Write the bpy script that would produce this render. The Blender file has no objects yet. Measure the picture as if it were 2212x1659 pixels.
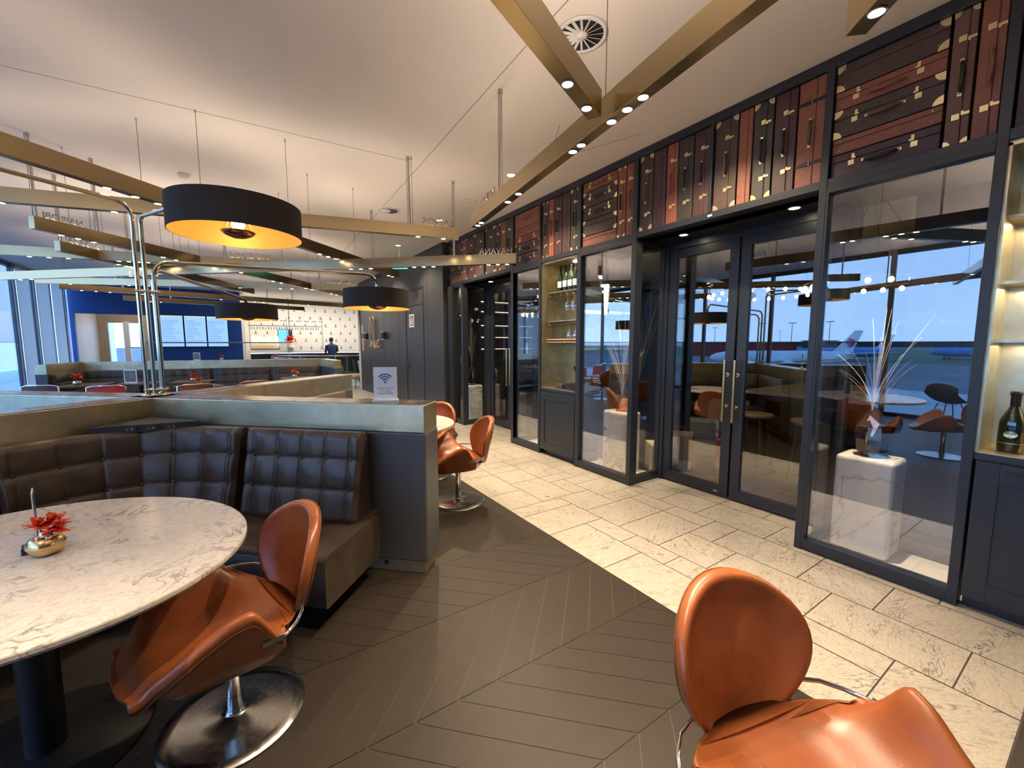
import bpy, math, random
from mathutils import Vector, Matrix
S = bpy.context.scene
COL = S.collection
rnd = random.Random(7)
PI = math.pi
V3 = Vector

# ---------------------------------------------------------------- camera
CAMH = 1.5
PITCH = math.radians(5.742); YAW = math.radians(33.364)
fh = V3((math.sin(YAW), math.cos(YAW), 0)); rt = V3((math.cos(YAW), -math.sin(YAW), 0))
fw = fh*math.cos(PITCH) - V3((0, 0, 1))*math.sin(PITCH)
up = V3((0, 0, 1))*math.cos(PITCH) + fh*math.sin(PITCH)
cam = bpy.data.cameras.new('camera'); cam.sensor_fit = 'HORIZONTAL'; cam.sensor_width = 36.0
cam.lens = 36.0*890/2212; cam.clip_start = 0.05; cam.clip_end = 3000
co = bpy.data.objects.new('camera', cam); COL.objects.link(co)
m = Matrix((rt, up, -fw)).transposed().to_4x4(); m.translation = (0, 0, CAMH); co.matrix_world = m
S.camera = co

# ---------------------------------------------------------------- view, world, big lights
S.view_settings.view_transform = 'Standard'; S.view_settings.look = 'None'
S.view_settings.gamma = 1; S.view_settings.use_curve_mapping = False
S.view_settings.exposure = 1.45
S.cycles.use_denoising = True
S.cycles.max_bounces = 10; S.cycles.transparent_max_bounces = 24
S.cycles.diffuse_bounces = 5; S.cycles.glossy_bounces = 5
S.cycles.sample_clamp_indirect = 6.0
S.cycles.caustics_reflective = False; S.cycles.caustics_refractive = False
W = bpy.data.worlds.new('dusk_sky'); S.world = W; W.use_nodes = True
wn = W.node_tree; wn.nodes.clear()
wo = wn.nodes.new('ShaderNodeOutputWorld'); wb = wn.nodes.new('ShaderNodeBackground')
tc = wn.nodes.new('ShaderNodeTexCoord'); sx = wn.nodes.new('ShaderNodeSeparateXYZ')
cr = wn.nodes.new('ShaderNodeValToRGB')
nz = wn.nodes.new('ShaderNodeTexNoise'); nz.inputs['Scale'].default_value = 3.0
mpw = wn.nodes.new('ShaderNodeMapping'); mpw.inputs['Scale'].default_value = (1, 1, 5)
mxw = wn.nodes.new('ShaderNodeMix'); mxw.data_type = 'RGBA'; mxw.blend_type = 'SOFT_LIGHT'; mxw.inputs[0].default_value = 0.25
wn.links.new(tc.outputs['Generated'], sx.inputs[0]); wn.links.new(sx.outputs['Z'], cr.inputs[0])
cr.color_ramp.elements[0].position = 0.0; cr.color_ramp.elements[0].color = (0.36, 0.56, 0.90, 1)
cr.color_ramp.elements[1].position = 0.55; cr.color_ramp.elements[1].color = (0.16, 0.33, 0.68, 1)
wn.links.new(tc.outputs['Generated'], mpw.inputs[0]); wn.links.new(mpw.outputs[0], nz.inputs['Vector'])
wn.links.new(cr.outputs[0], mxw.inputs[6]); wn.links.new(nz.outputs['Fac'], mxw.inputs[7])
wn.links.new(mxw.outputs[2], wb.inputs[0]); wb.inputs[1].default_value = 2.0
wn.links.new(wb.outputs[0], wo.inputs[0])

def area_light(name, loc, rot, size, energy, color, sizey=None, spread=PI):
    l = bpy.data.lights.new(name, 'AREA'); l.energy = energy; l.color = color
    l.shape = 'RECTANGLE'; l.size = size; l.size_y = sizey or size; l.spread = spread
    o = bpy.data.objects.new(name, l); COL.objects.link(o); o.location = loc; o.rotation_euler = rot
    return o
def spot(name, loc, energy, angle=80, color=(1, .78, .52), blend=.6, rad=.03, rot=(0, 0, 0)):
    l = bpy.data.lights.new(name, 'SPOT'); l.energy = energy; l.color = color
    l.spot_size = math.radians(angle); l.spot_blend = blend; l.shadow_soft_size = rad
    o = bpy.data.objects.new(name, l); COL.objects.link(o); o.location = loc; o.rotation_euler = rot
    return o
def point(name, loc, energy, color=(1, .75, .45), rad=.03):
    l = bpy.data.lights.new(name, 'POINT'); l.energy = energy; l.color = color; l.shadow_soft_size = rad
    o = bpy.data.objects.new(name, l); COL.objects.link(o); o.location = loc
    return o
CZ = 3.355          # ceiling height
FX = 3.34           # face of the cabinet wall
WX = -4.4           # window wall
WARM = (1, .76, .55)

# ---------------------------------------------------------------- materials
def mat(name, col=(.8, .8, .8), rough=.5, metal=0.0, noise=0.0, nscale=8.0, bump=0.0, bscale=60.0,
        emit=None, estr=0.0, spec=.5, coat=0.0, stretch=None, roughvar=0.0, alpha=None, aniso=0.0, col2=None):
    m = bpy.data.materials.new(name); m.use_nodes = True
    nt = m.node_tree; p = nt.nodes['Principled BSDF']
    p.inputs['Base Color'].default_value = (*col, 1); p.inputs['Roughness'].default_value = rough
    p.inputs['Metallic'].default_value = metal; p.inputs['Specular IOR Level'].default_value = spec
    p.inputs['Coat Weight'].default_value = coat; p.inputs['Coat Roughness'].default_value = .08
    if emit: p.inputs['Emission Color'].default_value = (*emit, 1); p.inputs['Emission Strength'].default_value = estr
    if noise or bump or roughvar or col2:
        tc = nt.nodes.new('ShaderNodeTexCoord'); mp = nt.nodes.new('ShaderNodeMapping')
        nt.links.new(tc.outputs['Object'], mp.inputs[0])
        if stretch: mp.inputs['Scale'].default_value = stretch
        n = nt.nodes.new('ShaderNodeTexNoise'); n.inputs['Scale'].default_value = nscale; n.inputs['Detail'].default_value = 6
        nt.links.new(mp.outputs[0], n.inputs['Vector'])
        if noise or col2:
            r = nt.nodes.new('ShaderNodeValToRGB'); nt.links.new(n.outputs['Fac'], r.inputs[0])
            c2 = col2 or tuple(min(1, c*(1+noise)) for c in col); c1 = col if col2 else tuple(c*(1-noise) for c in col)
            r.color_ramp.elements[0].position = .3; r.color_ramp.elements[0].color = (*c1, 1)
            r.color_ramp.elements[1].position = .7; r.color_ramp.elements[1].color = (*c2, 1)
            nt.links.new(r.outputs[0], p.inputs['Base Color'])
        if roughvar:
            mr = nt.nodes.new('ShaderNodeMapRange'); mr.inputs['To Min'].default_value = rough-roughvar; mr.inputs['To Max'].default_value = rough+roughvar
            mr.inputs['From Min'].default_value = .3; mr.inputs['From Max'].default_value = .7
            nt.links.new(n.outputs['Fac'], mr.inputs[0]); nt.links.new(mr.outputs[0], p.inputs['Roughness'])
        if bump:
            n2 = nt.nodes.new('ShaderNodeTexNoise'); n2.inputs['Scale'].default_value = bscale; n2.inputs['Detail'].default_value = 4
            nt.links.new(mp.outputs[0], n2.inputs['Vector'])
            b = nt.nodes.new('ShaderNodeBump'); b.inputs['Strength'].default_value = bump; b.inputs['Distance'].default_value = .004
            nt.links.new(n2.outputs['Fac'], b.inputs['Height']); nt.links.new(b.outputs[0], p.inputs['Normal'])
    return m
def emis(name, col, s):
    m = bpy.data.materials.new(name); m.use_nodes = True; nt = m.node_tree; nt.nodes.clear()
    e = nt.nodes.new('ShaderNodeEmission'); e.inputs[0].default_value = (*col, 1); e.inputs[1].default_value = s
    o = nt.nodes.new('ShaderNodeOutputMaterial'); nt.links.new(e.outputs[0], o.inputs[0]); return m
def glass(name, tint, refl, rough=0.0, rcol=(1, 1, 1)):
    m = bpy.data.materials.new(name); m.use_nodes = True; nt = m.node_tree; nt.nodes.clear()
    t = nt.nodes.new('ShaderNodeBsdfTransparent'); t.inputs[0].default_value = (*tint, 1)
    g = nt.nodes.new('ShaderNodeBsdfGlossy'); g.inputs['Roughness'].default_value = rough; g.inputs[0].default_value = (*rcol, 1)
    lw = nt.nodes.new('ShaderNodeLayerWeight'); lw.inputs[0].default_value = .35
    mr = nt.nodes.new('ShaderNodeMapRange'); mr.inputs['To Min'].default_value = refl; mr.inputs['To Max'].default_value = min(1, refl+.35)
    nt.links.new(lw.outputs['Fresnel'], mr.inputs[0])
    x = nt.nodes.new('ShaderNodeMixShader'); nt.links.new(mr.outputs[0], x.inputs[0])
    nt.links.new(t.outputs[0], x.inputs[1]); nt.links.new(g.outputs[0], x.inputs[2])
    o = nt.nodes.new('ShaderNodeOutputMaterial'); nt.links.new(x.outputs[0], o.inputs[0]); return m
def marble(name, base, vein, scale, rough, attr=False, width=.02, soft=(.86, .86, .86)):
    m = bpy.data.materials.new(name); m.use_nodes = True; nt = m.node_tree; p = nt.nodes['Principled BSDF']
    L = nt.links.new; N = nt.nodes.new
    tc = N('ShaderNodeTexCoord'); vec = tc.outputs['Object']
    if attr:
        at = N('ShaderNodeAttribute'); at.attribute_name = 'rnd'
        sc = N('ShaderNodeVectorMath'); sc.operation = 'MULTIPLY_ADD'; sc.inputs[1].default_value = (37, 23, 51)
        L(at.outputs['Color'], sc.inputs[0]); L(vec, sc.inputs[2])
        se = N('ShaderNodeSeparateColor'); L(at.outputs['Color'], se.inputs[0])
        mu = N('ShaderNodeMath'); mu.operation = 'MULTIPLY'; mu.inputs[1].default_value = 6.28; L(se.outputs[0], mu.inputs[0])
        ro = N('ShaderNodeVectorRotate'); ro.rotation_type = 'Z_AXIS'; L(sc.outputs[0], ro.inputs['Vector']); L(mu.outputs[0], ro.inputs['Angle'])
        mp = N('ShaderNodeMapping'); mp.inputs['Scale'].default_value = (1, 2.6, 1); mp.inputs['Scale'].default_value = (1, 3.4, 1); L(ro.outputs[0], mp.inputs[0]); vec = mp.outputs[0]
    n1 = N('ShaderNodeTexNoise'); n1.inputs['Scale'].default_value = scale; n1.inputs['Detail'].default_value = 8; n1.inputs['Distortion'].default_value = 1.1; L(vec, n1.inputs['Vector'])
    r1 = N('ShaderNodeValToRGB'); L(n1.outputs['Fac'], r1.inputs[0]); e = r1.color_ramp.elements
    e[0].position = .5-width*2.2; e[0].color = (0, 0, 0, 1); e[1].position = .5; e[1].color = (1, 1, 1, 1)
    q = r1.color_ramp.elements.new(.5+width*2.2); q.color = (0, 0, 0, 1)
    n2 = N('ShaderNodeTexNoise'); n2.inputs['Scale'].default_value = scale*.45; n2.inputs['Detail'].default_value = 5; L(vec, n2.inputs['Vector'])
    r2 = N('ShaderNodeValToRGB'); L(n2.outputs['Fac'], r2.inputs[0]); r2.color_ramp.elements[0].position = .42; r2.color_ramp.elements[1].position = .62
    mu2 = N('ShaderNodeMath'); mu2.operation = 'MULTIPLY'; L(r1.outputs[0], mu2.inputs[0]); L(r2.outputs[0], mu2.inputs[1])
    n3 = N('ShaderNodeTexNoise'); n3.inputs['Scale'].default_value = scale*3.1; n3.inputs['Detail'].default_value = 8; n3.inputs['Distortion'].default_value = 2.0; L(vec, n3.inputs['Vector'])
    r3 = N('ShaderNodeValToRGB'); L(n3.outputs['Fac'], r3.inputs[0]); r3.color_ramp.elements[0].position = .3; r3.color_ramp.elements[1].position = .55
    r3.color_ramp.elements[0].color = tuple(base[i]*soft[i] for i in range(3))+(1,); r3.color_ramp.elements[1].color = (*base, 1)
    mx = N('ShaderNodeMix'); mx.data_type = 'RGBA'; L(mu2.outputs[0], mx.inputs[0]); L(r3.outputs[0], mx.inputs[6]); mx.inputs[7].default_value = (*vein, 1)
    L(mx.outputs[2], p.inputs['Base Color']); p.inputs['Roughness'].default_value = rough
    return m

M = {}
M['ceiling'] = mat('ceiling_paint', (.84, .78, .72), .85, noise=.02, nscale=2)
M['line'] = mat('ceiling_joint', (.30, .27, .25), .9)
M['white'] = mat('white_plastic', (.78, .77, .75), .4)
M['brass'] = mat('aged_brass', (.50, .385, .20), .30, 1.0, noise=.14, nscale=5, roughvar=.07, bump=.06, bscale=30)
M['patina'] = mat('patinated_brass_band', (.68, .60, .40), .36, .95, noise=.0, nscale=9, roughvar=.08, bump=.08, bscale=25, col2=(.52, .45, .29))
M['brassb'] = mat('brushed_brass_beam', (.42, .33, .19), .20, 1.0, noise=.03, nscale=2, roughvar=.03)
M['gold'] = mat('polished_brass', (.80, .60, .27), .22, 1.0)
M['tube'] = mat('polished_nickel_brass_tube', (.72, .64, .48), .12, 1.0)
M['lbrass'] = mat('case_brass', (.83, .70, .38), .32, .85)
M['steel'] = mat('brushed_steel', (.50, .49, .47), .22, 1.0, roughvar=.05, nscale=60)
M['chrome'] = mat('chrome', (.82, .82, .84), .06, 1.0)
M['tan'] = mat('cognac_leather', (.31, .088, .026), .30, noise=.22, nscale=5, bump=.12, bscale=260, roughvar=.06, spec=.55, stretch=(1, 1, .6))
M['tanseam'] = mat('cognac_leather_piping', (.17, .05, .016), .5)
M['dleather'] = mat('dark_brown_leather', (.056, .040, .029), .38, noise=.25, nscale=9, bump=.10, bscale=160, roughvar=.05)
M['panel'] = mat('graphite_upholstery', (.075, .078, .082), .45, bump=.1, bscale=150)
M['navy'] = mat('blue_black_lacquer', (.020, .024, .032), .38, bump=.03, bscale=200)
M['black'] = mat('matt_black', (.010, .010, .011), .5)
M['darkroom'] = mat('dark_room_paint', (.020, .020, .022), .8)
M['dwall'] = mat('dark_wood_veneer_wall', (.036, .037, .041), .45, noise=.12, nscale=6, stretch=(1, 1, .05), roughvar=.05)
M['shade'] = mat('charcoal_fabric', (.022, .018, .018), .8, bump=.15, bscale=300)
M['shadein'] = mat('gold_shade_lining', (.80, .50, .16), .45, .2)
M['marblet'] = marble('white_marble_tabletop', (.70, .66, .61), (.25, .23, .22), 9, .16, width=.016, soft=(.80, .79, .78))
M['marblep'] = marble('white_marble_plinth', (.86, .84, .80), (.22, .20, .20), 2.2, .25, width=.012, soft=(.95, .95, .95))
M['marblef'] = marble('marble_floor_tiles', (.52, .47, .40), (.13, .12, .12), 8.0, .30, True, width=.013, soft=(.66, .66, .67))
M['grout'] = mat('grey_grout', (.10, .085, .08), .8)
M['blue'] = mat('royal_blue_wall', (.012, .075, .30), .45)
M['bluedark'] = mat('royal_blue_joint', (.006, .03, .12), .5)
M['wood'] = mat('pale_oak', (.50, .38, .26), .5, noise=.12, nscale=3, stretch=(6, 6, .4))
M['lwood'] = mat('light_wood_bar', (.62, .40, .22), .4)
M['dwood'] = mat('brown_wood', (.13, .075, .04), .45, noise=.2, nscale=8, stretch=(1, 1, .2))
M['led'] = emis('warm_led_lens', (1, .80, .50), 22)
M['ledw'] = emis('white_led_lens', (1, .86, .66), 9)
M['bulb'] = emis('warm_bulb', (1, .72, .30), 30)
M['red'] = mat('red_leather', (.30, .015, .015), .35)
M['brownl'] = mat('brown_leather', (.13, .04, .02), .4)
M['petal'] = mat('red_orange_petals', (.82, .045, .015), .55, noise=.0, nscale=30, col2=(.90, .16, .05))
M['green'] = mat('dull_green_leaf', (.05, .09, .04), .6)
M['glassdoor'] = glass('dark_tinted_glass', (.78, .78, .78), .15, rcol=(.97, .99, 1))
M['glasscase'] = glass('show_case_glass', (.92, .92, .92), .13, rcol=(.97, .99, 1))
M['glassclear'] = glass('clear_glass', (.95, .97, .97), .03)
M['glassgreen'] = glass('green_glass', (.55, .85, .78), .12)
M['text'] = mat('dark_letters', (.10, .09, .08), .5, .5)
M['cityl'] = mat('brass_letters', (.30, .25, .18), .4, .8)
M['textb'] = mat('blue_print', (.02, .15, .40), .5)
M['acryl'] = mat('white_acrylic', (.85, .84, .84), .15)
M['tarmac'] = mat('apron_concrete', (.16, .17, .18), .8, noise=.25, nscale=.05)

# ---------------------------------------------------------------- mesh builder
PAR = {}   # object name -> (location, rotz) used to build children in world coordinates
class MB:
    def __init__(s): s.v = []; s.f = []; s.mi = []; s.sm = []; s.c = 0
    def add(s, vs, fs, mi=0, sm=False):
        o = len(s.v); s.v += [tuple(v) for v in vs]; s.f += [tuple(i+o for i in f) for f in fs]
        s.mi += [mi]*len(fs); s.sm += [sm]*len(fs); return s
    def box(s, x0, x1, y0, y1, z0, z1, mi=0):
        if x0 > x1: x0, x1 = x1, x0
        if y0 > y1: y0, y1 = y1, y0
        if z0 > z1: z0, z1 = z1, z0
        v = [(x0, y0, z0), (x1, y0, z0), (x1, y1, z0), (x0, y1, z0), (x0, y0, z1), (x1, y0, z1), (x1, y1, z1), (x0, y1, z1)]
        return s.add(v, [(0, 3, 2, 1), (4, 5, 6, 7), (0, 1, 5, 4), (1, 2, 6, 5), (2, 3, 7, 6), (3, 0, 4, 7)], mi)
    def obox(s, c, a, la, b, lb, d, ld, mi=0):
        # oriented box, centre c, axes a,b,d (unit), full lengths
        c = V3(c); a = V3(a)*la/2; b = V3(b)*lb/2; d = V3(d)*ld/2
        v = [c-a-b-d, c+a-b-d, c+a+b-d, c-a+b-d, c-a-b+d, c+a-b+d, c+a+b+d, c-a+b+d]
        return s.add(v, [(0, 3, 2, 1), (4, 5, 6, 7), (0, 1, 5, 4), (1, 2, 6, 5), (2, 3, 7, 6), (3, 0, 4, 7)], mi)
    def bar(s, p, q, w, h, mi=0):
        # box beam between two points at given width(horizontal) and height
        p = V3(p); q = V3(q); a = (q-p); L = a.length; a = a/L; b = V3((-a.y, a.x, 0))
        if b.length < 1e-6: b = V3((1, 0, 0))
        b.normalize(); d = a.cross(b)
        return s.obox((p+q)/2, a, L, b, w, d, h, mi)
    def cyl(s, c, r, h, n=24, mi=0, r2=None, sm=True, axis=(0, 0, 1)):
        ax = V3(axis).normalized(); r2 = r if r2 is None else r2
        t = V3((1, 0, 0)) if abs(ax.x) < .9 else V3((0, 1, 0)); u = ax.cross(t).normalized(); w = ax.cross(u)
        c = V3(c); vs = []
        for k in range(n):
            a = 2*PI*k/n; d = u*math.cos(a)+w*math.sin(a); vs.append(c+d*r); 
        for k in range(n):
            a = 2*PI*k/n; d = u*math.cos(a)+w*math.sin(a); vs.append(c+ax*h+d*r2)
        s.add(vs, [(k, (k+1) % n, n+(k+1) % n, n+k) for k in range(n)], mi, sm)
        s.add(vs, [tuple(reversed(range(n))), tuple(range(n, 2*n))], mi, False); return s
    def lathe(s, prof, c=(0, 0, 0), n=32, mi=0, sm=True, sq=None):
        vs = []; c = V3(c)
        for (r, z) in prof:
            for k in range(n):
                a = 2*PI*k/n; rr = r*(sq(a) if sq else 1); vs.append((c.x+rr*math.cos(a), c.y+rr*math.sin(a), c.z+z))
        fs = [(i*n+k, i*n+(k+1) % n, (i+1)*n+(k+1) % n, (i+1)*n+k) for i in range(len(prof)-1) for k in range(n)]
        return s.add(vs, fs, mi, sm)
    def tube(s, pts, r, n=12, mi=0, cap=True, closed=False):
        pts = [V3(p) for p in pts]; vs = []; N = len(pts); u = None
        for i, p in enumerate(pts):
            if closed: d = pts[(i+1) % N]-pts[i-1]
            else: d = pts[min(i+1, N-1)]-pts[max(i-1, 0)]
            d.normalize()
            if u is None:
                t = V3((0, 0, 1)) if abs(d.z) < .9 else V3((1, 0, 0)); u = d.cross(t).normalized()
            else: u = (u-d*u.dot(d)).normalized()
            w = d.cross(u); rr = r[i] if isinstance(r, (list, tuple)) else r
            for k in range(n): a = 2*PI*k/n; vs.append(p+(u*math.cos(a)+w*math.sin(a))*rr)
        M_ = N if closed else N-1
        s.add(vs, [(i*n+k, i*n+(k+1) % n, ((i+1) % N)*n+(k+1) % n, ((i+1) % N)*n+k) for i in range(M_) for k in range(n)], mi, True)
        if cap and not closed: s.add(vs, [tuple(range(n)), tuple(range((N-1)*n, N*n))], mi, False)
        return s
    def prism(s, poly, z0, z1, mi=0):
        n = len(poly); vs = [(x, y, z0) for x, y in poly]+[(x, y, z1) for x, y in poly]
        return s.add(vs, [(k, (k+1) % n, n+(k+1) % n, n+k) for k in range(n)]+[tuple(reversed(range(n))), tuple(range(n, 2*n))], mi)
    def grid(s, P, nu, nv, mi=0, sm=True, cu=False, cv=False):
        vs = [P[i][j] for i in range(nu) for j in range(nv)]
        fs = [(i*nv+j, i*nv+(j+1) % nv, ((i+1) % nu)*nv+(j+1) % nv, ((i+1) % nu)*nv+j)
              for i in range(nu if cu else nu-1) for j in range(nv if cv else nv-1)]
        return s.add(vs, fs, mi, sm)
    def ell(s, c, rx, ry, rz, n=14, mi=0):
        P = [[(c[0]+rx*math.sin(PI*i/n)*math.cos(2*PI*j/(2*n)), c[1]+ry*math.sin(PI*i/n)*math.sin(2*PI*j/(2*n)), c[2]+rz*math.cos(PI*i/n)) for j in range(2*n)] for i in range(n+1)]
        return s.grid(P, n+1, 2*n, mi, True, False, True)
    def build(s, name, mats, parent=None, world=False, bevel=0, sub=0, label=None, colattr=None, seg=2):
        if not isinstance(mats, (list, tuple)): mats = [mats]
        vs = s.v
        if world and parent is not None:
            loc, rz = PAR[parent.name]; c, sn = math.cos(-rz), math.sin(-rz)
            vs = [((x-loc[0])*c-(y-loc[1])*sn, (x-loc[0])*sn+(y-loc[1])*c, z-loc[2]) for x, y, z in vs]
        me = bpy.data.meshes.new(name); me.from_pydata([tuple(v) for v in vs], [], s.f)
        for mm in mats: me.materials.append(M[mm] if isinstance(mm, str) else mm)
        me.polygons.foreach_set('material_index', s.mi); me.polygons.foreach_set('use_smooth', s.sm)
        if colattr:
            at = me.color_attributes.new('rnd', 'FLOAT_COLOR', 'CORNER'); k = 0
            for fi, pl in enumerate(me.polygons):
                for _ in pl.loop_indices: at.data[k].color = (*colattr[fi], 1); k += 1
        me.update()
        o = bpy.data.objects.new(name, me); COL.objects.link(o)
        if parent is not None:
            o.parent = parent
            if parent.name in PAR: PAR[o.name] = PAR[parent.name]
        if bevel:
            b = o.modifiers.new('bevel', 'BEVEL'); b.width = bevel; b.segments = seg; b.limit_method = 'ANGLE'; b.angle_limit = math.radians(40)
        if sub: q = o.modifiers.new('sub', 'SUBSURF'); q.levels = sub; q.render_levels = sub
        if label: o['label'] = label
        return o
def tag(o, label, cat, group=None):
    o['label'] = label; o['category'] = cat
    if group: o['group'] = group
    return o
def thing(name, label, cat, loc=(0, 0, 0), rz=0.0, group=None):
    o = bpy.data.objects.new(name, None); COL.objects.link(o); o.location = loc; o.rotation_euler = (0, 0, rz)
    o.empty_display_size = .1; PAR[o.name] = (tuple(loc), rz)
    return tag(o, label, cat, group)
def struct(o): o['kind'] = 'structure'; return o
def sthing(name, loc=(0, 0, 0)):
    o = bpy.data.objects.new(name, None); COL.objects.link(o); o.location = loc; PAR[o.name] = (tuple(loc), 0); o['kind'] = 'structure'; return o
def copy_tree(o, parent=None):
    c = o.copy(); COL.objects.link(c)
    if parent is not None: c.parent = parent
    for ch in list(o.children):
        copy_tree(ch, c)
    return c
def put(o, loc, rz, label, group=None):
    o.location = loc; o.rotation_euler = (0, 0, rz); o['label'] = label
    if group: o['group'] = group
    elif 'group' in o: del o['group']
    PAR[o.name] = (tuple(loc), rz); return o
def text_mesh(body, size, ext, mat_, name, parent, org, ax, ay, world=True, align='LEFT', offset=0):
    cu = bpy.data.curves.new(name, 'FONT'); cu.body = body; cu.size = size; cu.extrude = ext; cu.align_x = align; cu.offset = offset
    cu.resolution_u = 3
    t = bpy.data.objects.new(name, cu); COL.objects.link(t)
    dg = bpy.context.evaluated_depsgraph_get(); me = bpy.data.meshes.new_from_object(t.evaluated_get(dg))
    bpy.data.objects.remove(t); ax = V3(ax).normalized(); ay = V3(ay).normalized(); az = ax.cross(ay)
    mb = MB(); mb.add([V3(org)+ax*v.co.x+ay*v.co.y+az*v.co.z for v in me.vertices], [tuple(p.vertices) for p in me.polygons])
    bpy.data.meshes.remove(me)
    return mb.build(name, mat_, parent, world)

# ================================================================ SETTING
YB, YF = -4.0, 24.0
# ---- floor: base slab, chevron planks of dark boards, marble tiles
fl = struct(MB().box(1.945, 14, YB, YF, -.12, -.004).build('floor', 'grout'))
struct(MB().box(WX-.1, 1.945, YB, YF, -.12, -.004).build('floor_underlay', mat('board_gap', (.16, .125, .085), .6)))
# marble tiles laid on a 0.19 m module
def tiles(x0, x1, y0, y1, u=.1905):
    nx, ny = int(round((x1-x0)/u)), int(round((y1-y0)/u)); occ = [[0]*ny for _ in range(nx)]; out = []
    R = random.Random(11)
    for j in range(ny):
        for i in range(nx):
            if occ[i][j]: continue
            opts = [(3, 2), (2, 3), (3, 2), (2, 2), (3, 1), (2, 1)]; R.shuffle(opts); opts += [(1, 2), (1, 1)]
            for (a, b) in opts:
                if i+a <= nx and j+b <= ny and all(not occ[i+p][j+q] for p in range(a) for q in range(b)):
                    for p in range(a):
                        for q in range(b): occ[i+p][j+q] = 1
                    out.append((x0+i*u, x0+(i+a)*u, y0+j*u, y0+(j+b)*u)); break
    return out
def tile_mesh(name, rects, z=0.0, g=.0034):
    mb = MB(); cols = []; R = random.Random(5)
    for (a, b, c, d) in rects:
        mb.add([(a+g, c+g, z), (b-g, c+g, z), (b-g, d-g, z), (a+g, d-g, z)], [(0, 1, 2, 3)]); cols.append((R.random(), R.random(), R.random()))
    return mb.build(name, 'marblef', None, colattr=cols)
struct(tile_mesh('floor_marble', tiles(1.945, 3.945, .135, 23.95)))
struct(MB().add([(3.945, 0, 0), (5.66, 0, 0), (5.66, 9.5, 0), (3.945, 9.5, 0)], [(0, 1, 2, 3)]).build('floor_room_tiles', mat('brown_stone_floor', (.07, .055, .042), .35, noise=.3, nscale=3)))
# chevron boards
def chevron():
    mb = MB(); bw = .517; pw = .1875; y0 = .94; g = .0016
    for k in range(-10, 45):
        ya, yb = y0+k*bw, y0+(k+1)*bw
        if ya > 20: break
        s = 1 if k % 2 == 1 else -1    # parity: boards of this band lean +x or -x with y
        xa = .874 if k % 2 == 1 else 1.391
        i0 = int((WX-1.2-xa)/pw); 
        for i in range(i0, int((1.945-xa)/pw)+4):
            x = xa+i*pw
            pts = [(x+g, ya+g), (x+pw-g, ya+g), (x+pw-g+s*bw, yb-g), (x+g+s*bw, yb-g)]
            # clip to x range
            def clip(P, xm, keep):
                out = []
                for q in range(len(P)):
                    a, b = P[q], P[(q+1) % len(P)]; ia, ib = keep(a[0]), keep(b[0])
                    if ia: out.append(a)
                    if ia != ib: t = (xm-a[0])/(b[0]-a[0]); out.append((xm, a[1]+t*(b[1]-a[1])))
                return out
            P = clip(pts, 1.943, lambda v: v <= 1.943); P = clip(P, WX, lambda v: v >= WX) if P else P
            if len(P) >= 3: mb.add([(a, b, 0) for a, b in P], [tuple(range(len(P)))])
    R = random.Random(3)
    return mb, [(R.random(),)*3 for _ in mb.f]
M['boards'] = mat('dark_oak_chevron_boards', (.028, .021, .015), .45, noise=.10, nscale=14, spec=.4)
mb, cc = chevron(); struct(mb.build('floor_chevron_boards', 'boards', None, colattr=cc))
struct(MB().add([(1.945, YB, 0), (3.34, YB, 0), (3.34, .133, 0), (1.945, .133, 0)], [(0, 1, 2, 3)]).build('floor_boards_beside_marble', 'boards'))
struct(MB().add([(5.66, 0, 0), (13.9, 0, 0), (13.9, 9.5, 0), (5.66, 9.5, 0)], [(0, 1, 2, 3)]).build('floor_room_boards', 'boards'))
struct(MB().box(1.9435, 1.9465, .13, 20, -.003, .0012).build('trim_1', 'gold'))
# ---- ceiling with joints and recesses
struct(MB().box(WX, 14, YB, YF, CZ, CZ+.1).build('ceiling', 'ceiling'))
j = MB()
for (a, b) in [((-1.24, 4.37), (1.54, 4.29)), ((-4.4, 4.45), (-1.24, 4.37)), ((1.5, -2), (1.607, 2.26)), ((1.607, 2.26), (2.0, 12.2)), ((2.4, 2.9), (2.75, 3.5)), ((2.75, 3.5), (3.1, 2.6)), ((2.3, 1.2), (3.0, .8))]:
    j.bar((*a, CZ-.0005), (*b, CZ-.0005), .006, .001)
struct(j.build('trim_2', 'line'))
# ---- walls
struct(MB().box(WX-.2, 14, YB-.1, YB, 0, CZ).build('wall_back', mat('taupe_wall', (.20, .18, .16), .7)))
struct(MB().box(3.24, 3.36, 7.27, 13.75, 0, CZ).build('wall_right', 'dwall'))
struct(MB().box(3.30, 3.9, 7.0, 7.27, 0, 2.53).build('wall_right_return', 'black'))
struct(MB().box(13.9, 14, YB, YF, 0, CZ).build('wall_room_far', 'darkroom'))
struct(MB().box(4.6, 14, 9.5, 9.6, 0, CZ).build('wall_room_side', 'darkroom'))
struct(MB().box(3.9, 14, -.3, -.2, 0, CZ).build('wall_room_near', 'darkroom'))
# vertical joints of the veneer wall
j = MB()
for y in (8.05, 9.9, 11.2, 12.6): j.box(3.2385, 3.24, y, y+.008, 0, CZ)
struct(j.build('trim_3', 'black'))

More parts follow.
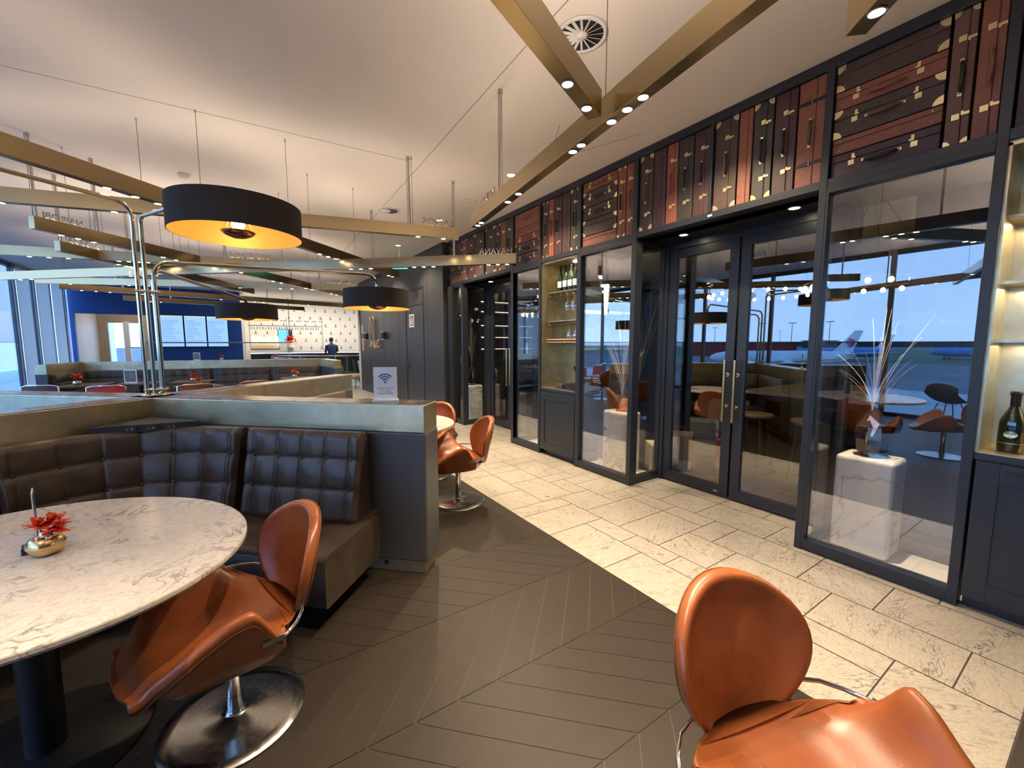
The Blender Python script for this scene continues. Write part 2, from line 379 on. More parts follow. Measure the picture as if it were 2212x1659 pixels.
# ================================================================ CABINET WALL (blue-black joinery)
BT = 2.53
struct(MB().box(3.34, 3.46, .42, 7.3, 3.285, CZ).build('trim_4', 'navy', bevel=.002))       # cornice under ceiling
struct(MB().box(3.345, 3.46, YB, .42, 3.285, CZ).build('trim_5', 'navy'))
struct(MB().box(3.34, 3.46, YB, 7.27, BT, 2.585).build('trim_6', 'navy', bevel=.002))     # rail under the suitcases
struct(MB().box(3.47, 3.6, YB, 7.27, BT, CZ).build('wall_above_doors', 'navy'))
k = 7
for (a, b, z0, z1) in [(.455, .50, 0, 3.285), (1.24, 1.285, 0, 3.285), (2.065, 2.09, 2.585, 3.285), (2.83, 2.885, 0, 3.285), (3.635, 3.69, 0, 3.285),
                       (4.39, 4.43, 0, 3.285), (5.035, 5.10, 0, 3.285), (5.88, 5.9, 2.585, 3.285), (6.66, 6.72, 0, 2.53), (7.25, 7.29, 2.53, 3.285), (-.40, -.36, 0, 3.285), (.06, .08, 2.585, 3.285)]:
    struct(MB().box(3.335, 3.44, a, b, z0, z1).build('trim_%d' % k, 'navy', bevel=.003)); k += 1
# soffits over the two door recesses and over the vitrines
for (a, b) in [(1.26, 2.86), (5.08, 6.70)]:
    struct(MB().box(3.44, 4.05, a, b, BT, BT+.05).build('trim_%d' % k, 'black')); k += 1
for (a, b) in [(.48, 1.26), (2.86, 3.66), (4.41, 5.07), (6.69, 7.27)]:
    struct(MB().box(3.44, 4.05, a, b, BT, BT+.05).build('trim_%d' % k, 'black')); k += 1

def vitrine(nm, y0, y1, lab, left_ret, right_ret):
    """glass show case: front pane, side panes, floor and plinth rail"""
    t = thing(nm, lab, 'display case', (3.36, (y0+y1)/2, 0))
    b = MB(); b.box(3.335, 3.42, y0+.02, y1-.02, 0.018, .085); b.box(3.335, 3.42, y0+.02, y1-.02, 2.49, 2.53)
    b.box(3.345, 3.40, y0+.02, y1-.02, 0, .018); b.box(3.335, 3.40, y1-.035, y1-.02, .085, 2.49)
    b.build('case_frame', 'navy', t, True, bevel=.002)
    MB().box(3.372, 3.380, y0+.02, y1-.035, .085, 2.49).build('glass_pane', 'glasscase', t, True)
    if left_ret:
        q = MB(); q.box(3.44, 3.86, y1-.07, y1-.02, 0, .085); q.box(3.44, 3.86, y1-.07, y1-.02, 2.49, 2.53); q.box(3.80, 3.86, y1-.07, y1-.02, .085, 2.49)
        q.build('side_frame', 'navy', t, True); MB().box(3.44, 3.80, y1-.05, y1-.042, .085, 2.49).build('side_glass', 'glassdoor', t, True)
    if right_ret:
        q = MB(); q.box(3.44, 3.86, y0-.02, y0+.03, 0, .085); q.box(3.44, 3.86, y0-.02, y0+.03, 2.49, 2.53); q.box(3.80, 3.86, y0-.02, y0+.03, .085, 2.49)
        q.build('side_frame', 'navy', t, True); MB().box(3.44, 3.80, y0, y0+.008, .085, 2.49).build('side_glass', 'glassclear', t, True)
    return t
vitrine('glass_display_case', .48, 1.26, 'tall glass display case nearest the champagne niche, holding a plinth with faceted vase', True, False)
vitrine('glass_display_case', 2.86, 3.66, 'tall glass display case left of the near double glass door', False, True)
vitrine('glass_display_case', 4.41, 5.07, 'tall glass display case between the far glass door and bottle niche', True, False)
vitrine('glass_display_case', 6.69, 7.27, 'farthest tall glass display case beside the dark wall', False, True)

# ---- glass doors in the recesses
def glass_door(n, y0, y1, x=3.85, handle=None, top=2.45, hz=(.76, 1.34)):
    d = sthing(n, (x, (y0+y1)/2, 0)); w = .085
    b = MB(); b.box(x-.025, x+.025, y0, y0+w, .02, top); b.box(x-.025, x+.025, y1-w, y1, .02, top)
    b.box(x-.025, x+.025, y0+w, y1-w, .02, .115); b.box(x-.025, x+.025, y0+w, y1-w, top-.085, top)
    b.build('door_frame', 'navy', d, True, bevel=.002)
    MB().box(x-.004, x+.004, y0+w, y1-w, .115, top-.085).build('glass_pane', 'glassdoor', d, True)
    if handle is not None:
        h = MB(); h.cyl((x-.085, handle, hz[0]), .016, hz[1]-hz[0], 20)
        for z in (hz[0]+.14, hz[1]-.14): h.cyl((x-.085, handle, z), .009, .06, 14, axis=(1, 0, 0)); h.cyl((x-.03, handle, z), .02, .006, 18, axis=(1, 0, 0))
        h.build('door_handle', 'gold', d, True)
    return d
glass_door('door_1', 1.32, 2.045, handle=2.02)
d2 = glass_door('door_2', 2.065, 2.79, handle=2.115)
hg = MB()
for z in (1.76, 2.13, .35): hg.cyl((3.835, 2.795, z), .009, .10, 12)
hg.build('hinge', 'black', d2, True)
MB().box(3.824, 3.8255, 2.16, 2.20, .045, .060).build('lock_plate', 'steel', d2, True)
glass_door('door_3', 5.15, 5.82, handle=5.78, hz=(.76, 1.40))
glass_door('door_4', 5.84, 6.52, handle=5.885, hz=(.76, 1.40))
kk = k
for (a, b) in [(1.27, 1.315), (2.795, 2.85), (5.09, 5.145), (6.525, 6.70)]:
    struct(MB().box(3.81, 3.90, a, b, 0, BT).build('trim_%d' % kk, 'navy', bevel=.002)); kk += 1
for (a, b) in [(1.315, 2.795), (5.145, 6.53)]:
    struct(MB().box(3.81, 3.90, a, b, 2.455, BT).build('trim_%d' % kk, 'navy')); kk += 1

# ---- niches: cabinet below, brass-lined shelf recess above
def niche(y0, y1, lab, rails):
    t = thing('bar_cabinet', lab, 'cabinet', (3.5, (y0+y1)/2, 0))
    b = MB(); b.box(3.36, 3.75, y0+.01, y1-.01, .07, .86); b.box(3.40, 3.75, y0+.01, y1-.01, 0, .07)
    b.box(3.345, 3.75, y0, y1, .862, .90); b.build('cabinet_body', 'navy', t, True, bevel=.002)
    dr = MB(); dr.box(3.345, 3.36, y0+.012, y1-.012, .075, .855)
    st = .10
    dr.box(3.338, 3.345, y0+.012, y0+st, .075, .855); dr.box(3.338, 3.345, y1-st, y1-.012, .075, .855)
    dr.box(3.338, 3.345, y0+st, y1-st, .075, .075+st); dr.box(3.338, 3.345, y0+st, y1-st, .855-st, .855)
    d = dr.build('cabinet_door', 'navy', t, True, bevel=.0015)
    MB().box(3.336, 3.3385, y1-.22, y1-.12, .80, .825).build('recessed_handle', 'black', d, True)
    lin = MB(); lin.box(3.735, 3.75, y0, y1, .90, 2.52); lin.box(3.36, 3.735, y0-.001, y0+.012, .90, 2.52); lin.box(3.36, 3.735, y1-.012, y1+.001, .90, 2.52)
    lin.box(3.36, 3.735, y0, y1, 2.505, 2.53); lin.box(3.345, 3.735, y0+.012, y1-.012, .90, .906)
    lin.build('brass_lining', 'patina', t, True)
    return t
n1 = niche(3.69, 4.39, 'blue-black bar cabinet with brass-lined niche of hanging wine glasses', True)
for z in (2.14, 1.77): MB().box(3.45, 3.735, 3.70, 4.38, z, z+.012).build('shelf', 'patina', n1, True)
for z in (2.12, 1.75):
    for i in range(6):
        y = 3.76+i*.115
        MB().tube([(3.72, y, z+.02), (3.72, y, z-.02), (3.44, y, z-.02), (3.44, y, z+.005)], .004, 8).build('glass_rail', 'gold', n1, True)
MB().box(3.44, 3.72, 3.702, 4.378, 1.50, 1.515).build('shelf', 'lwood', n1, True, label='pale wooden shelf')
MB().box(3.44, 3.72, 3.702, 4.378, 1.53, 1.548).build('shelf', 'lwood', n1, True, label='pale wooden shelf')
MB().cyl((3.55, 3.95, 2.498), .035, .006, 24).build('downlight', 'ledw', n1, True)
n2 = niche(-.36, .455, 'blue-black cabinet with empty brass-lined shelves beside the near show case', False)
for z in (1.50, 1.815, 2.16): MB().box(3.47, 3.735, -.348, .443, z, z+.015).build('shelf', 'patina', n2, True)
MB().cyl((3.55, .05, 2.498), .035, .006, 24).build('downlight', 'ledw', n2, True)
spot('niche_lamp', (3.50, 3.95, 2.49), 14, 110); spot('niche_lamp', (3.50, .05, 2.49), 30, 120)
# shelves shade the base: slim strip lights under shelves
for z in (1.49, 1.80, 2.15): area_light('shelf_strip_light', (3.60, .05, z-.006), (0, 0, 0), .02, 1.6, (1, .8, .5), .75)

# downlights in recess soffits
def downlight(name, x, y, z, lab, e=10, group=None, r=.035, ang=100):
    t = thing(name, lab, 'ceiling light', (x, y, z), group=group)
    MB().lathe([(r+.013, 0), (r+.013, -.004), (r, -.005), (r, 0)], (x, y, z), 28).build('trim_ring', 'white', t, True)
    MB().cyl((x, y, z-.003), r, .002, 28).build('lamp_lens', 'led', t, True)
    if e: spot('downlight_lamp', (x, y, z-.02), e, ang)
    return t
downlight('recessed_downlight', 3.62, 1.55, BT, 'small round downlight in the soffit right above the near double door', 3.5)
downlight('recessed_downlight', 3.62, 2.50, BT, 'small round downlight in the soffit near the left hinge of the near door', 3.5)
downlight('recessed_downlight', 3.62, 5.35, BT, 'small round downlight over the right leaf of the far glass door', 3.5)
downlight('recessed_downlight', 3.62, 6.15, BT, 'small round downlight over the left leaf of the far glass door', 3.5)
R0 = math.radians(-5)
for y, l in ((.98, 'nearest'), (3.26, 'middle'), (4.75, 'third'), (7.0, 'farthest')):
    spot('case_lamp', (3.45, y, 2.5), 110, 38, rad=.02, rot=(0, R0, 0))

# ================================================================ SUITCASES
SC = {'db': mat('case_dark_brown', (.070, .041, .033), .55, noise=.15, nscale=30, bump=.15, bscale=200),
      'pu': mat('case_plum_brown', (.064, .028, .030), .5, noise=.12, nscale=30, bump=.15, bscale=200),
      'ta': mat('case_tan', (.26, .088, .050), .55, noise=.12, nscale=30, bump=.15, bscale=200),
      'mb': mat('case_mid_brown', (.15, .074, .048), .55, noise=.12, nscale=30, bump=.15, bscale=200),
      'bk': mat('case_green_black', (.042, .037, .030), .5, noise=.12, nscale=30, bump=.15, bscale=200)}
HM = {'k': 'black', 'b': 'dwood', 't': SC['ta']}
def suitcase(y0, y1, z0, z1, up, colr, lab, handle=None, locks=True, corners=True, straps=False, studs=False):
    """y0<y1; front face looks to -X at x=3.362"""
    X = 3.362
    t = thing('suitcase', lab, 'suitcase', (X+.05, (y0+y1)/2, z0))
    g = .004; y0 += g; y1 -= g; z0 += g/2; z1 -= g/2
    if up: la, lb = z1-z0, y1-y0
    else: la, lb = y1-y0, z1-z0
    cy, cz = (y0+y1)/2, (z0+z1)/2
    def P(a, b, c):        # a along the long side, b across, c out of the face
        return (X-c, cy-b, cz+a) if up else (X-c, cy-a, cz+b)
    A, B_ = (((0, 0, 1), (0, -1, 0)) if up else ((0, -1, 0), (0, 0, 1)))
    sx = lb*.16
    bd = MB()
    bd.obox(P(0, (-lb/2+sx)/2, -.05), A, la, B_, sx+lb/2-.002, (1, 0, 0), .10)
    bd.obox(P(0, (lb/2+sx)/2, -.0485), A, la, B_, lb/2-sx-.002, (1, 0, 0), .097)
    bd.obox(P(0, sx, -.055), A, la, B_, .01, (1, 0, 0), .09)
    bd.build('case_body', SC[colr], t, True, bevel=.004, label=None)
    if corners:
        r = min(.045, lb*.30)
        for sa in (-1, 1):
            for sb in (-1, 1):
                ca, cb = sa*la/2, sb*lb/2; pts = [P(ca, cb, .0015)]
                for q in range(7):
                    an = q*PI/12; pts.append(P(ca-sa*r*math.cos(an), cb-sb*r*math.sin(an), .0015 if q not in (0, 6) else .0015))
                pts2 = [(p[0]+.004, p[1], p[2]) for p in pts]; n = len(pts)
                c = MB(); c.add(pts+pts2, [tuple(range(n)), tuple(reversed(range(n, 2*n)))]+[(i, (i+1) % n, n+(i+1) % n, n+i) for i in range(n)])
                c.build('brass_corner', 'lbrass', t, True)
    hb = sx-.028 if lb > .11 else 0
    if locks:
        for sa in (-1, 1):
            a = sa*la*.29; l = MB()
            l.obox(P(a, sx-.022, .002), A, .030, B_, .030, (1, 0, 0), .005)
            l.obox(P(a+sa*-.008, sx+.016, .002), A, .014, B_, .030, (1, 0, 0), .005)
            l.obox(P(a, sx-.022, .0055), A, .012, B_, .012, (1, 0, 0), .003)
            l.obox(P(a-sa*.012, sx+.004, .005), A, .022, B_, .010, (1, 0, 0), .004)
            l.build('lock', 'lbrass', t, True)
    if straps:
        for sa in (-1, 1):
            a = sa*la*.29; s_ = MB(); s_.obox(P(a, 0, .0012), A, .022, B_, lb-.002, (1, 0, 0), .004)
            s_.obox(P(a, -lb*.12, .0045), A, .026, B_, lb*.28, (1, 0, 0), .004)
            q = s_.build('strap', 'black', t, True)
            MB().obox(P(a, lb*.02, .006), A, .028, B_, .004, (1, 0, 0), .006).build('buckle', 'chrome', q, True)
    if handle:
        hl = min(.17, la*.36); h = MB()
        pts = []
        for q in range(13):
            s = q/12; a = (s-.5)*hl; c = .034*math.sin(PI*s)**.45+.002 if 0 < s < 1 else .002
            pts.append(P(a, hb+(.012*math.sin(PI*s) if up else -.012*math.sin(PI*s)), c))
        h.tube(pts, [.005]+[.0085+.002*math.sin(PI*q/12) for q in range(1, 12)]+[.005], 10)
        ho = h.build('handle', HM[handle], t, True)
        for sa in (-1, 1):
            e = MB(); e.obox(P(sa*hl/2, hb, .003), A, .022, B_, .016, (1, 0, 0), .007); e.cyl(P(sa*hl*.46, hb, .002), .007, .014, 12, axis=(-1, 0, 0))
            e.build('handle_mount', 'lbrass' if handle != 't' else HM['t'], t, True)
    if studs:
        for sa in (-1, 1):
            for sb in (-1, 1): MB().ell(P(sa*la*.42, sb*lb*.30, .001), .004, .005, .005, 5).build('stud', 'chrome', t, True)
    return t
Z0, Z1 = 2.586, 3.284
HZ = Z1-Z0
def stack(y0, y1, items, bay):
    z = Z1
    for (f, c, kw, l) in items:
        suitcase(y0, y1, z-f*HZ, z, False, c, l+' '+bay, **kw); z -= f*HZ
def row(items, bay):
    for (y1, y0, c, kw, l) in items: suitcase(y0, y1, Z0, Z1, True, c, l+' '+bay, **kw)
K = dict
B1 = 'above the nearest show case'
stack(.715, 1.238, [(.235, 'db', K(locks=False, studs=True), 'plain dark brown suitcase on top of the stack'),
                  (.165, 'ta', K(handle='t', corners=False), 'tan suitcase with tan handle, second from top'),
                  (.25, 'db', K(handle='b'), 'dark brown suitcase with brown handle, mid stack'),
                  (.145, 'ta', K(locks=False, corners=False, studs=True), 'plain tan suitcase without handle, fourth down'),
                  (.205, 'pu', K(handle='k', corners=False), 'plum brown suitcase with black handle, bottom of stack')], B1)
row([(.71, .608, 'mb', K(handle='k', straps=False), 'upright mid-brown suitcase with brass corners'),
     (.606, .502, 'ta', K(handle='t', corners=False), 'upright tan suitcase at the right end')], B1)
B2 = 'above the near door, right bay'
row([(2.065, 1.872, 'db', K(handle='b'), 'upright dark brown suitcase with brown handle'),
     (1.87, 1.76, 'ta', K(locks=False, corners=False, studs=True), 'narrow upright plain tan suitcase'),
     (1.758, 1.612, 'bk', K(handle='k'), 'upright green-black suitcase with black handle'),
     (1.611, 1.458, 'pu', K(handle='k', corners=False), 'upright plum suitcase with black handle'),
     (1.457, 1.287, 'ta', K(handle='b', corners=False, locks=False, straps=True), 'upright tan suitcase with two black straps')], B2)
B3 = 'above the near door, left bay'
row([(2.828, 2.668, 'db', K(handle='b'), 'upright dark brown suitcase with brass corners'),
     (2.667, 2.525, 'pu', K(locks=False, corners=False, studs=True), 'upright plain plum suitcase with studs'),
     (2.524, 2.404, 'ta', K(handle='t', corners=False), 'narrow upright tan suitcase with tan handle'),
     (2.403, 2.252, 'bk', K(handle='k', corners=False), 'upright black suitcase with black handle'),
     (2.251, 2.092, 'pu', K(handle='k', corners=False), 'upright plum suitcase with black handle')], B3)
B4 = 'above the middle show case'
stack(3.115, 3.633, [(.15, 'ta', K(handle='t', corners=False), 'tan suitcase with tan handle on top'),
                  (.24, 'db', K(handle='k'), 'dark suitcase, second from top'),
                  (.20, 'db', K(handle='k', corners=False), 'dark suitcase, third from top'),
                  (.25, 'db', K(locks=False), 'plain dark suitcase with brass corners, fourth'),
                  (.16, 'ta', K(locks=False, corners=False, studs=True), 'plain tan suitcase at the bottom')], B4)
row([(3.112, 3.00, 'ta', K(handle='k'), 'upright tan suitcase with black handle'),
     (2.999, 2.887, 'ta', K(handle='t', corners=False), 'upright tan suitcase with tan handle')], B4)
B5 = 'above the bottle niche'
row([(4.388, 4.262, 'db', K(handle='b'), 'upright dark suitcase with brown handle'),
     (4.26, 4.156, 'ta', K(handle='t', corners=False), 'narrow upright tan suitcase'),
     (4.154, 4.0, 'pu', K(handle='k', corners=False), 'upright plum suitcase with handle'),
     (3.998, 3.846, 'pu', K(locks=False, corners=False, studs=True), 'upright plain plum suitcase'),
     (3.844, 3.692, 'bk', K(handle='k'), 'upright black suitcase with corners')], B5)
B6 = 'above the third show case'
stack(4.432, 5.033, [(.30, 'ta', K(handle='t', corners=False, locks=False), 'deep tan suitcase on top'),
                  (.15, 'ta', K(locks=False, corners=False, studs=True), 'shallow plain tan suitcase'),
                  (.13, 'ta', K(handle='t', corners=False), 'shallow tan suitcase with handle'),
                  (.22, 'db', K(handle='k'), 'dark suitcase with brass corners'),
                  (.20, 'pu', K(handle='k', corners=False), 'plum suitcase at the bottom')], B6)
B7 = 'above the far door, right bay'
row([(5.878, 5.592, 'db', K(locks=True), 'wide upright dark suitcase'),
     (5.59, 5.412, 'db', K(handle='k'), 'upright dark brown suitcase with handle'),
     (5.41, 5.272, 'ta', K(corners=False), 'narrow upright tan suitcase'),
     (5.27, 5.102, 'bk', K(handle='k', corners=False), 'upright black suitcase with handle')], B7)
B8 = 'in the farthest bay'
stack(6.69, 7.248, [(.27, 'db', K(handle='k'), 'dark suitcase on top of the stack'),
                  (.25, 'pu', K(handle='k', corners=False), 'plum suitcase, second in the stack'),
                  (.30, 'db', K(handle='t'), 'dark suitcase, third in the stack'),
                  (.18, 'ta', K(locks=False, corners=False), 'tan suitcase under the stack')], B8)
row([(6.687, 6.555, 'ta', K(corners=False), 'narrow upright tan suitcase'),
     (6.553, 6.232, 'pu', K(handle='k'), 'wide upright plum suitcase'),
     (6.23, 5.902, 'db', K(studs=True), 'wide upright dark suitcase with studs')], B8)
B9 = 'right of the tallest post'
row([(.453, .33, 'pu', K(handle='k', corners=False), 'upright plum suitcase at the frame edge'),
     (.328, .20, 'db', K(handle='b'), 'upright dark brown suitcase, second'),
     (.198, .082, 'ta', K(corners=False), 'upright tan suitcase, third')], B9)
struct(MB().box(3.372, 3.46, 7.29, 7.30, 2.53, 3.285).build('trim_%d' % kk, 'navy')); kk += 1
tag(MB().box(3.333, 3.336, 2.045, 2.085, 2.545, 2.56).build('sticker', 'acryl'), 'tiny white sticker on the rail above the near door', 'sticker')

# ================================================================ SHOW CASE CONTENTS
def plinth(x0, x1, y0, y1, lab):
    return tag(MB().box(x0, x1, y0, y1, .02, .705).build('marble_plinth', 'marblep', bevel=.028, seg=4), lab, 'plinth')
for (a, b, c) in [(.48, 1.26, 0), (2.86, 3.66, 0), (4.41, 5.07, 0), (6.69, 7.27, 0)]:
    pass
struct(MB().box(3.42, 3.86, .50, 1.24, .0, .02).build('trim_%d' % kk, 'marblep')); kk += 1
struct(MB().box(3.42, 3.86, 2.86, 3.64, .0, .02).build('trim_%d' % kk, 'marblep')); kk += 1
struct(MB().box(3.42, 3.86, 4.43, 5.05, .0, .02).build('trim_%d' % kk, 'marblep')); kk += 1
struct(MB().box(3.42, 3.86, 6.71, 7.0, .0, .02).build('trim_%d' % kk, 'marblep')); kk += 1
plinth(3.56, 3.83, .82, 1.15, 'white marble plinth under the faceted mirrored vase, nearest show case')
plinth(3.575, 3.835, 3.105, 3.465, 'white marble plinth under the copper vase, left of the near door')
plinth(3.56, 3.82, 4.42, 4.68, 'white marble plinth half hidden beside the bottle niche')
plinth(3.52, 3.80, 6.76, 6.99, 'white marble plinth in the farthest show case')
M['facet'] = mat('iridescent_mirror_glass', (.80, .80, .84), .25, .3, col2=(.55, .45, .70), nscale=30)
M['smoke'] = mat('smoked_mirror_glass', (.30, .26, .24), .07, .95)
M['copper'] = mat('copper_glass', (.34, .14, .07), .15, .8)
M['twig'] = mat('dry_grey_grass', (.22, .18, .16), .8)
M['twigw'] = mat('bleached_grass', (.60, .60, .64), .7)
def grasses(x, y, z, n, h, spread, mk, parent, lean=(0, 0), seed=1, name='dry_grass', xlim=(3.42, 3.79)):
    R = random.Random(seed)
    b = MB()
    for i in range(n):
        a = R.random()*2*PI; s = R.random()**.7*spread; hh = h*(.6+.5*R.random()); bend = R.uniform(.2, 1)
        pts = []
        for q in range(9):
            t = q/8; px = x+(math.cos(a)*s*.25+lean[0])*t**(1+bend); py = y+(math.sin(a)*s+lean[1])*t**(1+bend)
            pts.append((min(max(px, xlim[0]), xlim[1]), py, z+hh*t*(1-.12*t*s/max(spread, .01))))
        b.tube(pts, [.0028*(1-.75*q/8)+.0004 for q in range(9)], 5)
    return b.build(name, mk, parent, True)
# faceted vase nearest
v = thing('faceted_vase', 'mirrored faceted vase with dark grasses, in the nearest show case', 'vase', (3.68, .98, .705))
def facet_vase(c, sc, hs, top, n=7):
    b = MB(); prof = [(.055, 0), (.082, .03), (.095, .12), (.088, .20), (.045, .29), (.022, .31)]
    b.lathe([(r*sc, z*hs) for r, z in prof], c, n, sm=False)
    return b
facet_vase((3.68, .985, .705), 1.05, 1.05, 0, 8).build('vase_body', 'smoke', v, True)
q = MB(); q.add([(3.585, .955, .86), (3.60, 1.03, .85), (3.62, .99, 1.0), (3.60, .93, .95)], [(0, 1, 2), (0, 2, 3)]); q.build('bright_facet', 'facet', v, True, label='iridescent silver facet')
grasses(3.68, .985, 1.0, 16, .42, .28, 'twig', v, lean=(0, .05), seed=3)
grasses(3.66, .99, 1.0, 14, .75, .40, 'twigw', v, lean=(0, -.05), seed=9, name='pale_grass')
v = thing('copper_vase', 'copper vase in clear wrap with tall grasses, middle show case', 'vase', (3.70, 3.28, .705))
MB().lathe([(.07, 0), (.085, .06), (.088, .12), (.08, .18), (.06, .19)], (3.70, 3.28, .705), 9, sm=False).build('vase_body', 'copper', v, True)
MB().lathe([(.085, .13), (.10, .22), (.115, .33), (.05, .36)], (3.70, 3.28, .705), 10, sm=False).build('clear_wrap', 'glassclear', v, True)
grasses(3.70, 3.28, .86, 22, 1.0, .34, 'twigw', v, seed=5, name='pale_grass', lean=(0, .02))
grasses(3.74, 3.10, .9, 10, 1.2, .20, 'twig', v, seed=6, lean=(0, -.12))
v = thing('smoked_vase', 'smoked glass vase with dark twigs in the farthest show case', 'vase', (3.62, 6.87, .705))
facet_vase((3.62, 6.87, .705), .95, 1.15, 0, 7).build('vase_body', 'smoke', v, True)
grasses(3.62, 6.87, 1.02, 26, 1.0, .28, 'twig', v, seed=8)
v = thing('smoked_vase', 'vase of dark leaning grasses in the third show case', 'vase', (3.66, 4.55, .705))
facet_vase((3.66, 4.55, .705), .9, 1.0, 0, 7).build('vase_body', 'smoke', v, True)
grasses(3.66, 4.55, 1.0, 22, 1.1, .30, 'twig', v, seed=12, lean=(-.03, .16))

# ---- niche goods
M['bglass'] = mat('dark_green_bottle_glass', (.012, .028, .014), .06, .0, spec=1.0, coat=.6)
M['foil'] = mat('pale_label', (.60, .66, .74), .4)
M['foilg'] = mat('rose_gold_foil', (.62, .38, .28), .3, .8)
def bottle(x, y, z, h=.31, r=.042, label_m='foil', neck_m='black', name='champagne_bottle', lab='', group=None, full=True):
    t = thing(name, lab, 'bottle', (x, y, z), group=group); s = h/.31
    MB().lathe([(0, 0), (r*.9, .001), (r, .008*s), (r, .14*s), (r*.93, .165*s), (r*.6, .205*s), (r*.36, .235*s), (r*.33, .25*s)], (x, y, z), 24).build('bottle_body', 'bglass', t, True)
    MB().lathe([(r*.37, .225*s), (r*.37, .29*s), (r*.44, .292*s), (r*.44, .31*s), (0, .311*s)], (x, y, z), 20).build('foil_cap', neck_m, t, True)
    if full:   # label wraps the side that faces the room
        P = [[(x-(r+.0006)*math.cos(a), y+(r+.0006)*math.sin(a), z+zz*s) for a in [math.radians(-65+130*q/10) for q in range(11)]] for zz in (.05, .125)]
        MB().grid(P, 2, 11).build('label', label_m, t, True)
    return t
for i in range(6):
    y = 4.20-i*.098
    bottle(3.52, y, 2.152, .325, .041, 'foil', 'foilg' if i in (3, 4) else 'black',
           lab='tall green bottle with pale label, rose gold foil neck, on the top niche shelf' if i in (3, 4) else 'tall green bottle with pale label and dark foil neck on top niche shelf', group='bottles with rose foil' if i in (3, 4) else 'bottles on the top niche shelf')
def wineglass():
    t = thing('wine_glass', 'x', 'wine glass', (0, 0, 0))
    MB().lathe([(.034, 0), (.034, -.002), (.006, -.006), (.0035, -.012), (.0035, -.085), (.010, -.095), (.030, -.115), (.037, -.145), (.034, -.185), (.030, -.205), (.0292, -.205), (.033, -.185), (.036, -.145), (.029, -.116), (.008, -.097)], (0, 0, 0), 20).build('glass_bowl', M['wglass'], t)
    return t
M['wglass'] = glass('wine_glass', (.88, .90, .92), .22)
w0 = wineglass(); first = True
for (z, ys) in ((2.118, [3.80, 3.915, 4.03, 4.09][:3]), (1.748, [3.80, 3.875, 3.99])):
    for y in ys:
        for x in (3.50, 3.61):
            w = w0 if first else copy_tree(w0); first = False
            put(w, (x, y, z), 0, 'stemmed glass hanging upside down from the %s rack of the niche' % ('upper' if z > 2 else 'lower'), 'glasses on the %s rack' % ('upper' if z > 2 else 'lower'))
t = thing('open_case', 'black open-lidded case on the niche counter below the glasses', 'case', (3.55, 3.83, .906))
MB().box(3.42, 3.70, 3.73, 3.98, .907, .985).build('case_base', 'black', t, True, bevel=.005)
b = MB(); b.obox((3.58, 3.79, 1.09), (1, 0, 0), .26, V3((0, .45, .89)).normalized(), .26, V3((0, -.89, .45)).normalized(), .02); b.build('case_lid', 'black', t, True, bevel=.004)
t = thing('card_reader', 'small grey device left of the black open case in the niche', 'device', (3.5, 4.10, .906))
MB().box(3.42, 3.58, 4.03, 4.16, .907, .97).build('device_body', mat('dark_grey_plastic', (.06, .06, .065), .5), t, True, bevel=.01)
bt = bottle(3.50, .346, .906, .33, .052, 'foilg', 'black', lab='large dark green champagne bottle standing on the right niche counter', full=False)
e = MB(); P = []
for i in range(2):
    rr = (.0, 1)[i]; P.append([(3.50-math.sqrt(max(0, .0545**2-(.026*rr*math.cos(2*PI*q/24))**2)), .346+.026*rr*math.cos(2*PI*q/24), 1.005+.018*rr*math.sin(2*PI*q/24)) for q in range(24)])
e.grid(P, 2, 24, 0, True, False, True); e.build('oval_emblem', 'lbrass', bt, True)
MB().lathe([(.0535, .048), (.0535, .052)], (3.50, .346, .906), 24).build('label', 'lbrass', bt, True)
MB().lathe([(.0186, .265), (.0186, .273)], (3.50, .346, .906), 24).build('neck_ring', 'lbrass', bt, True)
t = thing('round_decanter', 'dark round-bodied bottle on the top brass shelf at the right edge', 'bottle', (3.55, .30, 2.176))
MB().lathe([(0, 0), (.06, .002), (.10, .05), (.115, .12), (.09, .19), (.035, .23), (.022, .28), (.025, .31), (0, .312)], (3.55, .28, 2.176), 28).build('bottle_body', 'smoke', t, True)

# ================================================================ ROOM BEHIND THE GLASS
t = thing('high_table', 'high table with pale stone top in the dark room behind the near door', 'table', (6.2, 2.3, 0))
MB().box(5.35, 7.3, 1.35, 2.75, .86, .90).build('tabletop', 'marblet', t, True, bevel=.003)
for (x, y) in ((5.5, 2.55), (5.5, 1.5), (7.1, 2.55), (7.1, 1.5)): MB().box(x, x+.10, y, y+.10, 0, .86).build('leg', 'navy', t, True)
MB().box(5.5, 7.2, 1.55, 2.6, .78, .86).build('apron', 'navy', t, True)
st = thing('bar_stool', 'x', 'stool')
MB().lathe([(0, .62), (.17, .62), (.18, .635), (.18, .655), (.17, .662), (0, .662)], n=28).build('seat', 'lwood', st)
for a in range(4):
    an = PI/4+a*PI/2; MB().tube([(.12*math.cos(an), .12*math.sin(an), .62), (.21*math.cos(an), .21*math.sin(an), 0)], [.018, .012], 10).build('leg', 'dwood', st)
MB().tube([(.165*math.cos(q*PI/12), .165*math.sin(q*PI/12), .22) for q in range(24)], .006, 6, closed=True).build('footring', 'black', st)
put(st, (5.10, 2.45, 0), 0, 'wooden bar stool nearest the door glass beside the high table')
put(copy_tree(st), (5.75, 3.05, 0), .4, 'wooden bar stool behind the high table, seen through the door')
put(copy_tree(st), (5.12, 1.9, 0), .2, 'wooden bar stool at the near side of the high table')
